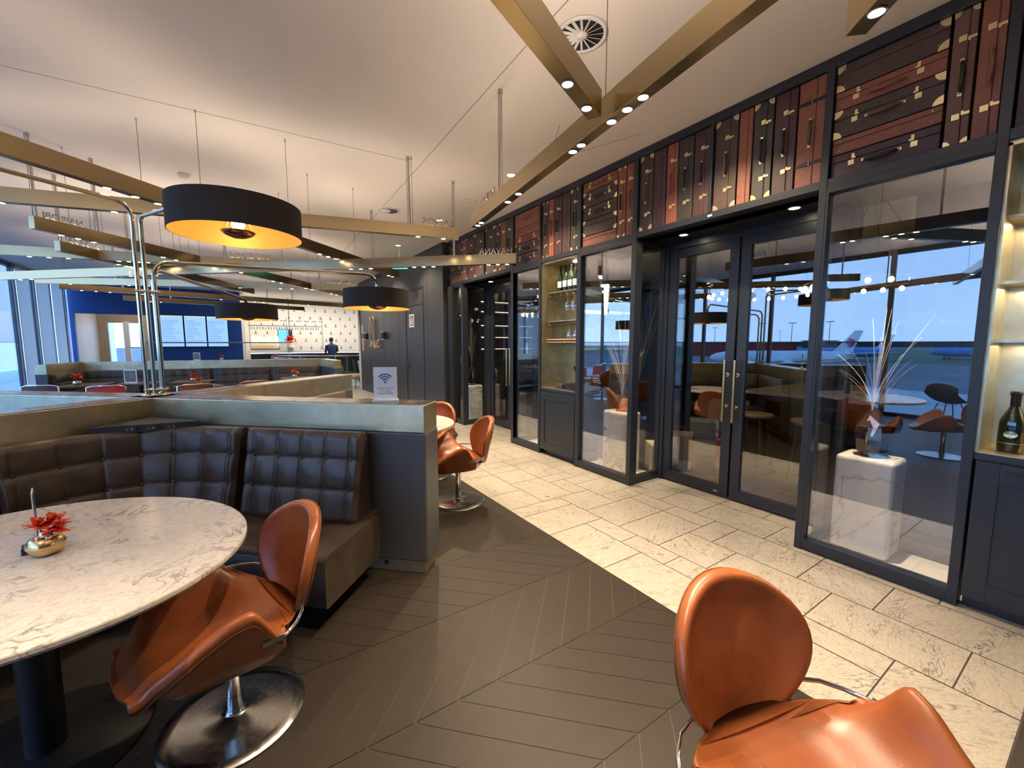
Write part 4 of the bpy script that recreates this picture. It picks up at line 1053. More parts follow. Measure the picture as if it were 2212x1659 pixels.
# ================================================================ BRASS BEAM LIGHTS
ZB = 2.52; BH = .115; BW = .062
def beam(p, q, lights, lab, word=None, wpos=None, wrev=False, hang=(), wires=(), lamp_e=11.0, wsize=.105, up=1.0, spots=True, ZB=2.52):
    """p,q plan ends; lights: list of distances from p (m)"""
    P = V3((*p, ZB)); Q = V3((*q, ZB)); d = (Q-P).normalized(); L = (Q-P).length; s = V3((-d.y, d.x, 0)); c = (P+Q)/2
    t = thing('beam_light', lab, 'ceiling light', (c.x, c.y, ZB))
    MB().obox(c+V3((0, 0, BH/2)), d, L, s, BW, (0, 0, 1), BH).build('beam_housing', 'brassb', t, True, bevel=.0015)
    for l in lights:
        a = P+d*l; b = MB(); b.cyl(a+V3((0, 0, -.003)), .021, .004, 20); b.build('lamp_lens', 'led', t, True)
        MB().lathe([(.021, .0), (.027, -.001), (.027, -.003), (.021, -.004), (.021, 0)], tuple(a), 20).build('lens_ring', 'steel', t, True)
    # one real spot per group of lenses
    if spots:
        g = []
        for l in sorted(lights):
            if g and l-g[-1][-1] < .35: g[-1].append(l)
            else: g.append([l])
        for q_ in g:
            a = P+d*(sum(q_)/len(q_)); spot('beam_spot', (a.x, a.y, ZB-.02), lamp_e*len(q_), 75, rad=.02)
    for l in hang:
        a = P+d*l; MB().cyl((a.x, a.y, ZB+BH), .011, CZ-ZB-BH, 12).build('rod', 'steel', t, True); MB().tube([(a.x-.02, a.y, ZB+BH), (a.x-.02, a.y, CZ)], .0022, 5).build('cord', 'black', t, True)
        MB().cyl((a.x, a.y, CZ-.03), .014, .03, 12).build('rod_cap', 'steel', t, True)
    for l in wires:
        a = P+d*l; MB().tube([(a.x, a.y, ZB+BH), (a.x, a.y, CZ)], .0018, 5).build('wire', 'black', t, True); MB().cyl((a.x, a.y, CZ-.02), .007, .02, 10).build('wire_cap', 'steel', t, True)
    if word:
        ax = -d if wrev else d; a = P+d*wpos+V3((0, 0, BH+.006))
        text_mesh(word, wsize, .003, 'cityl', 'city_letters', t, a, ax, (0, 0, 1))
    if up:  # added upward strip, unseen from below, fills the ceiling with light
        a = area_light('added_ceiling_fill', tuple(c+V3((0, 0, BH+.002))), (0, 0, 0), L*.96, L*UPW*up, (1, .80, .62), .04)
        zc = V3((0, 0, -1)); a.matrix_world = Matrix((d, s.cross(V3((0,0,0)))+s*-1, -zc*1)).transposed().to_4x4() if False else Matrix.Translation(c+V3((0, 0, BH+.002))) @ Matrix(((d.x, s.x*-1, 0), (d.y, s.y*-1, 0), (0, 0, -1))).to_4x4()
    return t
UPW = .78
A_ = lambda *v: list(v)
beam((1.81, 3.36), (1.24, -.15), (.09, .18, .75, .93, 1.62, 1.70, 1.95, 2.06, 2.16, 3.1), 'brass beam light with DUBAI letters reaching from the door wall to the frame top', 'DUBAI', .50, True, hang=(.62,), wires=(1.9,))
beam((1.415, 1.46), (-1.0, .35), (.10, .30, .95, 1.05), 'brass beam light butting against the DUBAI beam, with the round vent behind it', None, up=3.2, lamp_e=22, hang=(.62,), wires=(1.6,))
beam((1.775, .61), (.9, -.35), (.10, .22), 'short brass beam end with one bright lens at the top right of the frame', None, up=2.5, hang=(.9,))
beam((2.0, 4.07), (-3.05, 5.37), (.16, .42, 1.62, 1.86, 2.9, 3.6), 'brass beam light with LAGOS letters, passing behind the nearest drum shade', 'LAGOS', .04, False, up=.8, hang=(.5,), wires=(.47, 1.6, 2.7, 3.8), ZB=2.585)
beam((2.16, 6.60), (-1.9, 2.66), (.16, .28, 1.70, 1.85, 3.63, 3.78, 3.95, 5.2), 'long brass beam light crossing from the upper left edge down to the dark wall', None, up=.8, hang=(.7, 5.4), wires=(2.0, 3.28, 4.5))
beam((-1.50, 5.57), (1.97, 9.80), (.22, .36, .50, 1.25, 1.42, 3.2, 3.4, 4.1, 4.3, 5.0, 5.2), 'long dark brass beam light with NAIROBI letters near the left edge', 'NAIROBI', .42, True, wsize=.085, hang=(.04, .55), wires=(.3, 1.4, 2.6, 4.2))
beam((2.71, 4.02), (-2.83, 9.15), (.11, .22, .33, 1.0, 1.12, 1.24, 1.8, 1.93, 2.06, 3.6, 4.9, 5.1, 5.3, 7.0, 7.2), 'pale brass beam light with HAVANA letters ending at the suitcase wall', 'HAVANA', .05, False, wsize=.095, hang=(.74, 5.3), wires=(2.0, 3.0, 4.2, 6.4), ZB=2.40)
beam((-2.9, 7.58), (.5, 6.70), (.9, 1.08, 1.26, 1.75, 1.85, 1.95, 2.05), 'pale brass beam light with LONDON letters behind the lamp poles', 'LONDON', 2.95, False, hang=(.6, 2.9), wires=(1.5, 2.2))
beam((-1.64, 6.75), (.3, 10.4), (.8, .92, 1.04, 2.2), 'brass beam light with JAKARTA letters behind the left beams', 'JAKARTA', .10, False, hang=(-.0+.05, 1.2), wires=(.6, 2.0))
beam((-2.88, 10.6), (1.97, 8.54), (.5, 1.4, 1.55, 1.7, 3.2, 3.9, 4.1), 'pale brass beam light ending just left of the dark wall with mirrored LONDON letters', 'LONDON', 5.20, True, hang=(1.2, 4.6), wires=(2.4, 3.5), lamp_e=4)
beam((-2.82, 11.45), (2.58, 12.87), (.3, .5, .7, 1.2, 1.35, 2.6, 3.3, 3.5, 4.6), 'dark brass beam light low over the far red chairs, longer of the far pair', None, hang=(.9, 4.2), wires=(2.4,), lamp_e=4)
beam((-2.27, 13.55), (1.79, 14.85), (.3, .5, .7, 1.9, 2.1, 3.0, 3.15, 3.9), 'dark brass beam light farthest back in front of the blue wall', None, hang=(.9, 3.2), wires=(2.0,), lamp_e=4)
beam((-4.0, 3.6), (-2.0, -1.2), (.3, .5, 1.5, 1.7, 3.2), 'brass beam light near the windows, visible only as a dark bar in the glass', None, up=1.8, hang=(.9, 4.2), wires=(2.4,))
beam((-.6, .9), (-3.9, 1.9), (.5, .7, .9, 2.0), 'brass beam light behind the viewer, visible only in the show case glass', None, up=3.2, lamp_e=25, hang=(.9,), wires=(2.4,))

# ================================================================ CEILING FITTINGS
def vent(x, y, r, lab):
    t = thing('ceiling_vent', lab, 'air vent', (x, y, CZ))
    MB().lathe([(r, -.001), (r*1.16, -.002), (r*1.18, -.006), (r, -.012), (r*.97, -.004), (r*.97, .02)], (x, y, CZ), 40).build('vent_ring', 'white', t, True)
    MB().cyl((x, y, CZ-.0015), r*.98, .001, 40).build('vent_backing', 'black', t, True)
    for k in range(16):
        a = 2*PI*k/16; d = V3((math.cos(a), math.sin(a), 0)); s = V3((-d.y, d.x, .55)).normalized()
        b = MB(); c = V3((x, y, CZ-.006)); p = [c+d*r*.24-s*.004, c+d*r*.24+s*.010, c+d*r*.97+s*.026, c+d*r*.97-s*.004]
        b.add(p+[v+V3((0, 0, -.0015)) for v in p], [(0, 1, 2, 3), (7, 6, 5, 4), (0, 4, 5, 1), (1, 5, 6, 2), (2, 6, 7, 3), (3, 7, 4, 0)]); b.build('blade', 'white', t, True)
    MB().lathe([(0, -.014), (r*.22, -.012), (r*.25, -.004), (r*.25, 0)], (x, y, CZ), 28).build('vent_hub', 'white', t, True)
vent(1.835, 2.02, .135, 'round swirl air vent between the two nearest brass beams')
vent(1.86, 6.0, .135, 'round swirl air vent above the LAGOS beam, farther back')
t = thing('smoke_detector', 'white dome smoke detector on the ceiling above the large drum shade', 'smoke detector', (-.411, 5.98, CZ))
MB().lathe([(.055, 0), (.06, -.008), (.052, -.02), (.04, -.024), (.038, -.038), (.02, -.045), (0, -.046)], (-.411, 5.98, CZ), 32).build('detector_body', 'white', t, True)
for (x, y, l) in ((2.627, 4.01, 'lit round ceiling downlight nearest, left of the suitcase wall'), (2.641, 6.02, 'lit round ceiling downlight behind the LAGOS letters'), (2.646, 7.99, 'lit round ceiling downlight next to the green exit sign'), (2.65, 10.0, 'fourth lit ceiling downlight beside the dark wall'), (2.65, 12.0, 'farthest lit ceiling downlight beside the dark wall'), (2.62, 2.0, 'lit ceiling downlight over the marble walkway, hidden by the beam')):
    downlight('ceiling_downlight', x, y, CZ, l, 75, r=.042, ang=125)
for (x, y, l) in ((2.65, 5.03, 'flat round speaker disc in the ceiling near the DUBAI beam end'), (2.616, 3.29, 'larger round speaker disc in the ceiling beside the DUBAI beam')):
    t = thing('ceiling_speaker', l, 'speaker', (x, y, CZ)); r = .085 if y > 4 else .13
    MB().lathe([(r, 0), (r, -.003), (r-.006, -.004), (0, -.004)], (x, y, CZ), 40).build('speaker_grille', 'ceiling', t, True)
    MB().lathe([(r+.004, 0), (r+.004, -.0012), (r, -.0012), (r, 0)], (x, y, CZ), 40).build('speaker_edge', 'line', t, True)
    MB().cyl((x, y, CZ-.02), .012, .02, 14).build('sprinkler', 'white', t, True)
t = thing('exit_sign', 'green lit emergency exit sign hanging from the ceiling by the dark wall', 'sign', (2.75, 8.3, 3.0))
MB().obox((2.78, 8.32, 3.02), rt, .30, fh, .025, (0, 0, 1), .09).build('sign_body', emis('exit_green', (.03, .65, .42), 1.1), t, True)
MB().obox((2.78, 8.32, 3.20), rt, .02, fh, .02, (0, 0, 1), .30).build('sign_stem', 'white', t, True)
tag(MB().lathe([(.075, 0), (.08, -.006), (0, -.008)], (-3.3, 8.6, CZ), 30).build('ceiling_disc', 'white'), 'pale round disc on the ceiling at the left edge', 'ceiling fitting')

# ================================================================ DARK WALL: bar sign, lamps, toilet door
t = thing('wall_lettering', 'gold script lettering reading Blue on the dark veneer wall', 'sign', (3.2, 11.9, 1.5))
M['sgold'] = mat('champagne_gold_letters', (.55, .42, .26), .35, .7)
def script(pts, r=.013):
    MB().tube([(3.19, 12.62-p[0]*1.55, 1.30+p[1]) for p in pts], r, 8).build('letter', 'sgold', t, True)
import itertools
def loop_up(x, w, h0, h1):
    return [(x, h0)]+[(x+.005, h0+(h1-h0)*q/6) for q in range(1, 7)]+[(x+w*.5, h1+.04), (x+w, h1-.02)]+[(x+w, h0+(h1-h0)*q/6) for q in range(5, -1, -1)]+[(x+w+.04, h0-.02)]
script(loop_up(.10, .10, .08, .88)+[(.30, .10), (.28, .22), (.22, .22)])
script(loop_up(.33, .10, .08, .90))
script([(.48, .26), (.48, .10), (.53, .04), (.58, .10), (.59, .28), (.60, .06)]); script([(.66, .16), (.74, .20), (.73, .29), (.67, .24), (.66, .10), (.74, .05), (.82, .12)])
for y, l in ((12.72, 'left'), (10.95, 'right')):
    w = thing('wall_lamp', '%s small black cylinder wall lamp with gold rims beside the Blue lettering' % l, 'wall lamp', (3.18, y, 1.66))
    MB().cyl((3.17, y, 1.60), .065, .17, 24).build('lamp_body', 'black', w, True)
    for z in (1.585, 1.765): MB().cyl((3.17, y, z), .067, .012, 24).build('rim', 'gold', w, True)
    MB().box(3.20, 3.24, y-.03, y+.03, 1.65, 1.72).build('wall_mount', 'black', w, True)
d = sthing('door_5', (3.235, 8.75, 0))
b = MB(); b.box(3.228, 3.24, 8.28, 9.36, 0, 2.66); b.build('door_leaf', 'dwall', d, True, bevel=.003)
b = MB(); b.box(3.222, 3.229, 9.30, 9.37, 0, 2.66); b.box(3.222, 3.229, 8.28, 9.30, 2.62, 2.66); b.box(3.222, 3.2285, 8.36, 9.30, 2.30, 2.315); b.build('door_gap', 'black', d, True)
MB().box(3.195, 3.215, 9.22, 9.25, .92, 1.16).build('door_handle', 'steel', d, True); MB().box(3.19, 3.2, 9.06, 9.25, 1.06, 1.08).build('door_handle', 'steel', d, True)
t = thing('toilet_sign', 'small white framed restroom pictogram on the dark door', 'sign', (3.22, 8.95, 1.98))
b = MB(); b.box(3.219, 3.224, 8.80, 9.10, 1.84, 2.12); b.build('sign_frame', 'acryl', t, True); MB().box(3.217, 3.220, 8.83, 9.07, 1.87, 2.09).build('sign_field', 'dwall', t, True)
b = MB()
for y in (9.02, 8.96, 8.90): b.box(3.2155, 3.218, y-.017, y+.012, 1.89, 2.03); b.ell((3.217, y, 2.055), .002, .014, .016, 6)
b.build('pictogram', 'acryl', t, True)
tag(MB().box(3.232, 3.24, 13.3, 13.55, 1.78, 2.05).build('wall_notice', mat('grey_notice', (.35, .36, .37), .4)), 'grey notice plate at the far end of the dark wall', 'notice')
tag(MB().box(3.232, 3.24, 13.3, 13.5, 1.25, 1.62).build('fire_notice', mat('pink_notice', (.75, .25, .28), .4)), 'pale red-bordered notice below the grey plate on the dark wall', 'notice')

# ================================================================ WINDOW WALL (left), mullions and white fins
BACKY = 18.5
M['mull'] = mat('dark_window_frame', (.05, .055, .065), .4, .3)
M['mgrey'] = mat('grey_aluminium', (.30, .31, .34), .4, .4)
def translucent(name, col):
    m = bpy.data.materials.new(name); m.use_nodes = True; nt = m.node_tree; nt.nodes.clear()
    a = nt.nodes.new('ShaderNodeBsdfDiffuse'); b = nt.nodes.new('ShaderNodeBsdfTranslucent'); x = nt.nodes.new('ShaderNodeMixShader'); o = nt.nodes.new('ShaderNodeOutputMaterial')
    a.inputs[0].default_value = b.inputs[0].default_value = (*col, 1); x.inputs[0].default_value = .6
    nt.links.new(a.outputs[0], x.inputs[1]); nt.links.new(b.outputs[0], x.inputs[2]); nt.links.new(x.outputs[0], o.inputs[0]); return m
M['blind'] = translucent('white_blind_fabric', (.88, .87, .85))
M['fin'] = mat('white_fin', (.78, .78, .78), .5)
ms = [-1.2, .7, 2.87, 5.57, 7.5, 10.9, 13.0, 14.72, 15.86, 16.9, 18.1]; prev = YB; wi = 1
for y in ms:
    w = sthing('window_%d' % wi, (WX, (prev+y)/2, 0)); wi += 1
    b = MB(); b.box(WX-.04, WX+.03, y-.035, y+.035, 0, CZ); b.box(WX-.05, WX+.04, prev, y, 0, .07); b.box(WX-.05, WX+.04, prev, y, 3.26, CZ)
    b.build('window_frame', 'mull', w, True)
    MB().box(WX+.03, WX+.05, y-.045, y+.045, 0, CZ).build('mullion_cap', 'mgrey', w, True)
    MB().box(WX-.012, WX-.006, prev+.055, y-.055, .07, 3.26).build('window_pane', M.setdefault('wpane', glass('window_glass', (.93, .96, .98), .03)), w, True)
    prev = y
for i, (y0, y1) in enumerate([(14.78, 15.5), (15.92, 16.75), (17.0, 17.8)]):
    struct(MB().box(WX+.06, WX+.066, y0, y1, 0, CZ).build('trim_%d' % (kk+i), M['blind']))
kk += 3
struct(MB().box(WX-.2, WX, BACKY, YF, 0, CZ).build('wall_left_end', 'fin'))
# ---- blue back wall with door opening
struct(MB().box(-2.55, .10, BACKY, BACKY+.15, 0, CZ).build('wall_far', 'blue'))
struct(MB().box(WX, -2.55, BACKY, BACKY+.15, 2.42, CZ).build('wall_far_lintel', 'blue'))
struct(MB().box(WX, -4.30, BACKY, BACKY+.15, 0, 2.42).build('wall_far_jamb', 'blue'))
struct(MB().box(.02, .16, 14.6, BACKY+.15, 0, CZ).build('wall_far_return', 'blue') if False else MB().box(.095, .105, BACKY, BACKY+.15, 0, CZ).build('trim_%d' % kk, 'fin')); kk += 1
b = MB(); b.box(-.45, -.44, BACKY-.003, BACKY, 0, 1.30); b.box(-1.5, -1.49, BACKY-.003, BACKY, 0, 1.30); b.box(-.2, .1, BACKY-.003, BACKY, 2.05, 2.06); b.box(-2.55, .1, BACKY-.003, BACKY, 1.30, 1.306)
struct(b.build('trim_%d' % kk, 'bluedark')); kk += 1
# passage beyond the blue wall: oak wall with big window onto the apron
struct(MB().box(WX, -4.12, 21.5, 21.65, 0, CZ).build('wall_oak_left', 'wood'))
struct(MB().box(-3.1, .1, 21.5, 21.65, 0, CZ).build('wall_oak_right', 'wood')); struct(MB().box(-4.12-.0, -3.1, 21.5, 21.65, 2.25, CZ).build('wall_oak_top', 'wood'))
struct(MB().box(.10, .2, 18.65, YF, 0, CZ).build('wall_passage', 'fin'))
struct(MB().box(-3.66, -3.50, 21.3, 21.45, 0, 2.3).build('trim_%d' % kk, 'fin')); kk += 1
area_light('passage_ceiling_panel', (-2.2, 20, CZ-.02), (0, 0, 0), 2.5, 18, (1, .88, .75), 1.5)
w = sthing('window_20', (-3.6, 21.6, 0)); MB().box(-4.12, -3.1, 21.55, 21.56, 0, 2.25).build('window_pane', 'wpane', w, True)
# three information displays
for i in range(3):
    x0 = -2.22+i*.64; t = thing('information_display', ['left', 'middle', 'right'][i]+' of the three glowing pale blue departure screens on the blue wall', 'screen', (x0+.3, BACKY-.03, 1.36))
    MB().box(x0, x0+.62, BACKY-.05, BACKY, 1.35, 2.44).build('display_frame', 'bluedark', t, True)
    MB().box(x0+.012, x0+.608, BACKY-.053, BACKY-.05, 1.365, 2.425).build('screen', M.setdefault('scr', emis('pale_blue_screen', (.28, .50, 1.0), .50)), t, True)
    b = MB(); R = random.Random(i)
    for r in range(12): b.box(x0+.04, x0+.04+R.uniform(.2, .5), BACKY-.0545, BACKY-.053, 2.25-r*.068, 2.262-r*.068)
    b.build('screen_lines', M.setdefault('scrl', emis('screen_text', (.10, .24, .7), .3)), t, True)
    MB().box(x0+.012, x0+.608, BACKY-.0545, BACKY-.053, 2.40, 2.425).build('screen_header', M.setdefault('scrh', emis('screen_header', (.9, .85, .4), .4)), t, True)
tag(MB().box(-2.35, -2.2, BACKY-.01, BACKY, 1.22, 1.28).build('wall_plate', 'white'), 'small white plate below the left screen on the blue wall', 'plate')
# handrail frame before the passage
t = thing('metal_barrier', 'slim pale metal frame railing before the blue wall', 'railing', (-2, 17, 0))
MB().tube([(-2.55, 17.0, 0), (-2.55, 17.0, 1.50), (1.5, 17.0, 1.50), (1.5, 17.0, 0)], .022, 8).build('rail', 'mgrey', t, True)
MB().box(-2.8, -2.3, 16.98, 17.02, 1.33, 1.36).build('crossbar', 'mgrey', t, True)

# ================================================================ FAR BAR AND PATTERNED WALL
PY = 20.5
M['pat'] = mat('cream_wallpaper', (.80, .76, .68), .6)
struct(MB().box(.2, 13.9, PY, PY+.1, 0, CZ).build('wall_patterned', 'pat'))
b = MB()   # little hat-and-bell motif printed on the wallpaper
for r in range(9):
    for c in range(16):
        x = .6+c*.42+(r % 2)*.21; z = .55+r*.33; y = PY-.003
        if z > 3.2: continue
        b.add([(x-.05, y, z), (x+.05, y, z), (x+.055, y, z+.02), (x+.02, y, z+.03), (x+.018, y, z+.12), (x, y, z+.14), (x-.018, y, z+.12), (x-.02, y, z+.03), (x-.055, y, z+.02)], [tuple(range(9))])
struct(b.build('wall_pattern_print', mat('grey_print', (.16, .16, .18), .6)))
struct(MB().box(3.36, 3.5, 13.7, PY, 0, CZ).build('wall_right_far', 'dwall') if False else MB().box(3.20, 3.26, 13.75, 13.82, 0, CZ).build('trim_%d' % kk, 'fin')); kk += 1
area_light('bar_ceiling_panel', (2.2, 18.4, CZ-.02), (0, 0, 0), 3.5, 55, (1, .93, .84), 2.0)
area_light('bar_ceiling_panel', (6.2, 17.5, CZ-.02), (0, 0, 0), 4, 55, (1, .93, .84), 3.0)
t = thing('bar_counter', 'long white-topped bar counter before the patterned wall', 'bar', (2, 19.3, 0))
MB().box(.3, 6.2, 18.9, 19.5, 1.10, 1.20).build('countertop', 'acryl', t, True); MB().box(.35, 6.1, 19.0, 19.45, 0, 1.10).build('counter_front', 'navy', t, True)
MB().box(.35, 6.1, 18.985, 18.995, 1.07, 1.085).build('light_strip', emis('counter_strip', (1, .95, .9), 3), t, True)
for i, (x, w_, l) in enumerate(((.9, .5, 'left dark fridge panel in the bar counter front'), (1.5, .4, 'right dark fridge panel in the bar counter front'))):
    tag(MB().box(x, x+w_, 18.97, 19.0, .55, 1.0).build('undercounter_fridge', 'black'), l, 'fridge')
t = thing('hanging_bar_rack', 'thin metal bar gantry hung with glasses and lights over the counter', 'rack', (1.8, 18.9, 1.9))
b = MB()
for z in (2.16, 2.36): b.bar((.3, 18.7, z), (2.9, 18.7, z), .02, .02); b.bar((.3, 19.2, z), (2.9, 19.2, z), .02, .02)
for x in (.35, 1.6, 2.9): b.bar((x, 18.7, 1.2), (x, 18.7, 2.5), .02, .02); b.bar((x, 18.7, 2.36), (x, 19.2, 2.36), .02, .02)
b.build('rack_frame', 'mgrey', t, True)
for q in range(26):
    x = .42+q*.095; MB().lathe([(.028, 2.12), (.028, 2.04), (.004, 2.0), (.004, 1.95), (.02, 1.94)], (x, 18.95+.1*(q % 2), 0), 8).build('hanging_glass', 'wglass2' if 'wglass2' in M else M.setdefault('wglass2', mat('sparkling_glass', (.75, .72, .70), .15, .5)), t, True)
for q in range(9): MB().cyl((.5+q*.28, 18.72, 2.33), .03, .02, 8).build('lens', 'ledw', t, True)
t = thing('television', 'bright blue television screen hanging by the bar', 'screen', (1.7, 19.8, 1.75))
MB().box(1.36, 1.90, 19.84, 19.90, 1.50, 2.05).build('tv_frame', 'black', t, True); MB().box(1.38, 1.75, 19.833, 19.84, 1.52, 2.03).build('screen', emis('tv_blue', (.05, .22, .75), 1.6), t, True)
MB().cyl((1.8, 19.87, 2.05), .012, CZ-2.05, 8).build('hanging_pole', 'black', t, True)
flower_pot(1.72, 18.95, 1.20, 'big arrangement of red flowers in a white vase on the bar counter', 5.2, False, 21, potm='white')
t = thing('food_display', 'yellow lit food display case on the bar', 'display', (.85, 19.4, 1.5))
for i in range(2): MB().box(.42+i*.45, .82+i*.45, 19.25, 19.5, 1.52, 1.72).build('display_tray', emis('yellow_display%d' % i, (.95, .70, .30), 1.1), t, True)
MB().box(.38, 1.35, 19.2, 19.55, 1.20, 1.26).build('display_base', 'dwood', t, True); MB().box(.38, 1.35, 19.45, 19.5, 1.20, 1.75).build('display_back', 'acryl', t, True)
def person(x, y, z0, rz, sh, tr, hair, skin, lab, hh=1.72):
    t = thing('person', lab, 'person', (x, y, z0), rz); s = hh/1.72
    b = MB(); secs = []
    for (z, rx, ry, ox) in ((.86, .14, .10, 0), (1.0, .15, .11, 0), (1.15, .165, .11, .01), (1.32, .19, .115, .02), (1.42, .20, .10, .02), (1.47, .12, .08, .02), (1.49, .06, .055, .03), (1.54, .05, .05, .035)):
        secs.append([(ox+ry*math.cos(2*PI*k/18), rx*math.sin(2*PI*k/18), z*s) for k in range(18)])
    b.grid(secs, len(secs), 18, 1, True, False, True)
    b.ell((.045, 0, 1.63*s), .085, .075, .11, 8, 0); b.ell((.13, 0, 1.62*s), .018, .014, .022, 5, 0)
    for sy in (-1, 1):
        b.tube([(.02, sy*.19, 1.42*s), (.03, sy*.235, 1.20*s), (.16, sy*.20, 1.10*s), (.25, sy*.15, 1.12*s)], [.055, .045, .038, .030], 10, 1)
        for q in range(5): b.tube([(.25, sy*(.13+.012*q), 1.12*s), (.31, sy*(.125+.014*q), 1.11*s), (.335, sy*(.125+.014*q), 1.095*s)], .008, 6, 0)
        b.tube([(0, sy*.08, .90*s), (.01, sy*.09, .48*s), (-.01, sy*.09, .08*s)], [.085, .062, .042], 12, 2); b.ell((.05, sy*.09, .04*s), .13, .045, .045, 6, 3)
        b.ell((.045, sy*.078, 1.63*s), .02, .012, .028, 5, 0); b.ell((.118, sy*.028, 1.645*s), .008, .010, .007, 5, 3)
    b.build('body', [mat('skin%d' % len(bpy.data.materials), skin, .5), mat('shirt%d' % len(bpy.data.materials), sh, .7), mat('trousers%d' % len(bpy.data.materials), tr, .7), 'black'], t)
    MB().ell((.028, 0, 1.665*s), .088, .082, .098, 8).build('hair', mat('hair%d' % len(bpy.data.materials), hair, .6), t)
    return t
person(.85, 19.85, 0, R_(-60), (.03, .028, .03), (.02, .02, .02), (.02, .012, .01), (.45, .28, .2), 'person in dark clothes with dark hair bending behind the bar counter', 1.74)
person(3.15, 18.2, 0, R_(100), (.015, .03, .11), (.015, .02, .05), (.02, .015, .012), (.4, .25, .18), 'person in dark blue uniform standing by the bar before the patterned wall', 1.68)
# glass balustrade and lounge chair to its right
t = thing('glass_balustrade', 'curved green glass balustrade with steel handrail at the far end', 'railing', (2.6, 13.4, 0))
bp, _ = resample(smooth_path([(.9, 16.2), (1.8, 15.3), (2.9, 15.0), (3.8, 15.1), (4.6, 15.6)], 10), 24)
MB().grid([[(p.x, p.y, .08), (p.x, p.y, 1.02)] for p in bp], 24, 2, 0, True).build('glass_panel', 'glassgreen', t, True)
MB().tube([(p.x, p.y, 1.05) for p in bp], .025, 10).build('handrail', 'steel', t, True)
for i in (0, 6, 12, 18, 23): MB().cyl((bp[i].x, bp[i].y, 0), .022, 1.04, 12).build('post', 'steel', t, True)
t = thing('lounge_chair', 'beige upholstered lounge chair partly hidden by the dark wall end', 'chair', (3.25, 14.35, 0), R_(200))
MB().box(-.28, .28, -.30, .30, .36, .46).build('seat', M.setdefault('beige', mat('beige_fabric', (.55, .43, .30), .7)), t, bevel=.04, seg=3)
b = MB(); b.obox((-.27, 0, .66), (0, 1, 0), .60, (.2, 0, 1), .46, (1, 0, -.2), .08); b.build('backrest', 'beige', t, bevel=.03, seg=3)
for sx_ in (-1, 1):
    for sy in (-1, 1): MB().tube([(sx_*.18, sy*.2, .37), (sx_*.27, sy*.27, 0)], [.018, .011], 10).build('leg', 'dwood', t)

# ================================================================ MIDDLE-DISTANCE SOFA ROW, TABLES AND CHAIRS
row_ = thing('far_partition', 'long brass-banded partition with tufted sofa facing the viewer, before the blue wall', 'partition', (-.5, 11.5, 0))
pa, pb, pc, pd = V3((-2.95, 10.7, 0)), V3((-2.72, 11.75, 0)), V3((1.70, 11.0, 0)), V3((1.78, 9.75, 0))
for a, b_ in ((pa, pb), (pb, pc), (pc, pd)):
    d = (b_-a).normalized(); s = V3((-d.y, d.x, 0)); L = (b_-a).length+.1
    for z0, z1, w_, m_, nm in ((.935, TOPZ, .15, 'patina', 'brass_band'), (.085, .935, .16, 'panel', 'upholstered_panel'), (0, .085, .13, 'patina', 'skirting')):
        MB().obox((a+b_)/2+V3((0, 0, (z0+z1)/2)), d, L, s, w_, (0, 0, 1), z1-z0).build(nm, m_, row_, True)
M['dfab'] = mat('brown_grey_leather', (.055, .042, .032), .42, noise=.2, nscale=9)
fs = thing('far_sofa', 'long dark tufted sofa under the far brass partition', 'sofa', (-.5, 11.2, 0))
for i in range(4):
    a = pb.lerp(pc, i/4+.008); b_ = pb.lerp(pc, (i+1)/4-.008); off = (pc-pb).normalized(); off = V3((off.y, -off.x, 0))*.10
    cushion([a+off+(b_-a)*q/8 for q in range(9)], -1, 6, .42, .93, 'back_cushion', fs, fm='dfab', res=6)
off = (pc-pb).normalized(); off = V3((off.y, -off.x, 0))*.10
seat_run([pb+off+(pc-pb)*q/8 for q in range(9)], -1, -.02, .55, .15, .44, 'seat', fs, fm='dfab')
cushion([pa+V3((.10, 0, 0))+(pb-pa)*q/4*.9 for q in range(5)], -1, 4, .42, .93, 'back_cushion', fs, fm='dfab', res=6)
# tables before the sofa
def far_table(x, y, rz, lab, top=(1.0, .65), topm='dwood'):
    t = thing('dining_table', lab, 'table', (x, y, 0), rz)
    MB().box(-top[0]/2, top[0]/2, -top[1]/2, top[1]/2, .715, .745).build('tabletop', topm, t, bevel=.004)
    MB().cyl((0, 0, .02), .03, .70, 16).build('leg', 'black', t); MB().lathe([(.26, 0), (.26, .01), (.03, .025)], n=32).build('base', 'black', t); return t
tabs = [(-2.35, 10.45, 'table of the far sofa row nearest the window fins'), (-1.6, 10.35, 'table of the far sofa row carrying the menu stand'), (-.80, 10.25, 'table of the far sofa row behind the lamp poles'), (1.0, 10.0, 'table of the far sofa row nearest the partition arm')]
for x, y, l in tabs: far_table(x, y, R_(-8), l+', brown top', (.62, .62))
far_table(-.62, 9.05, R_(20), 'nearer brown table beyond the lamp poles', (.6, .6))
flower_pot(-2.45, 10.35, .745, 'red flowers in a silver vase on the left far table', 1.9, False, 31, potm='chrome')
flower_pot(-.80, 10.25, .745, 'red flowers in a silver vase on the third far table', 1.5, False, 32, potm='chrome')
flower_pot(-.62, 8.95, .745, 'red flowers in a silver vase on the nearer brown table right of the poles', 1.4, False, 33, potm='chrome')
flower_pot(.97, 10.05, .745, 'red flower ball in a silver vase on the right far table', 1.6, False, 34, potm='chrome')
flower_pot(-.35, 11.35, TOPZ, 'small red flowers on top of the far partition, left of the bar', 1.1, False, 35, potm='white')
flower_pot(.70, 11.18, TOPZ, 'small red flowers on top of the far partition before the bar', 1.1, False, 36, potm='white')
flower_pot(-2.30, 6.8, .745, 'red flowers low at the left edge before the window fins', 1.5, False, 37, potm='chrome')
far_table(-2.35, 6.85, 0, 'brown table at the left edge by the windows', (.8, .8))
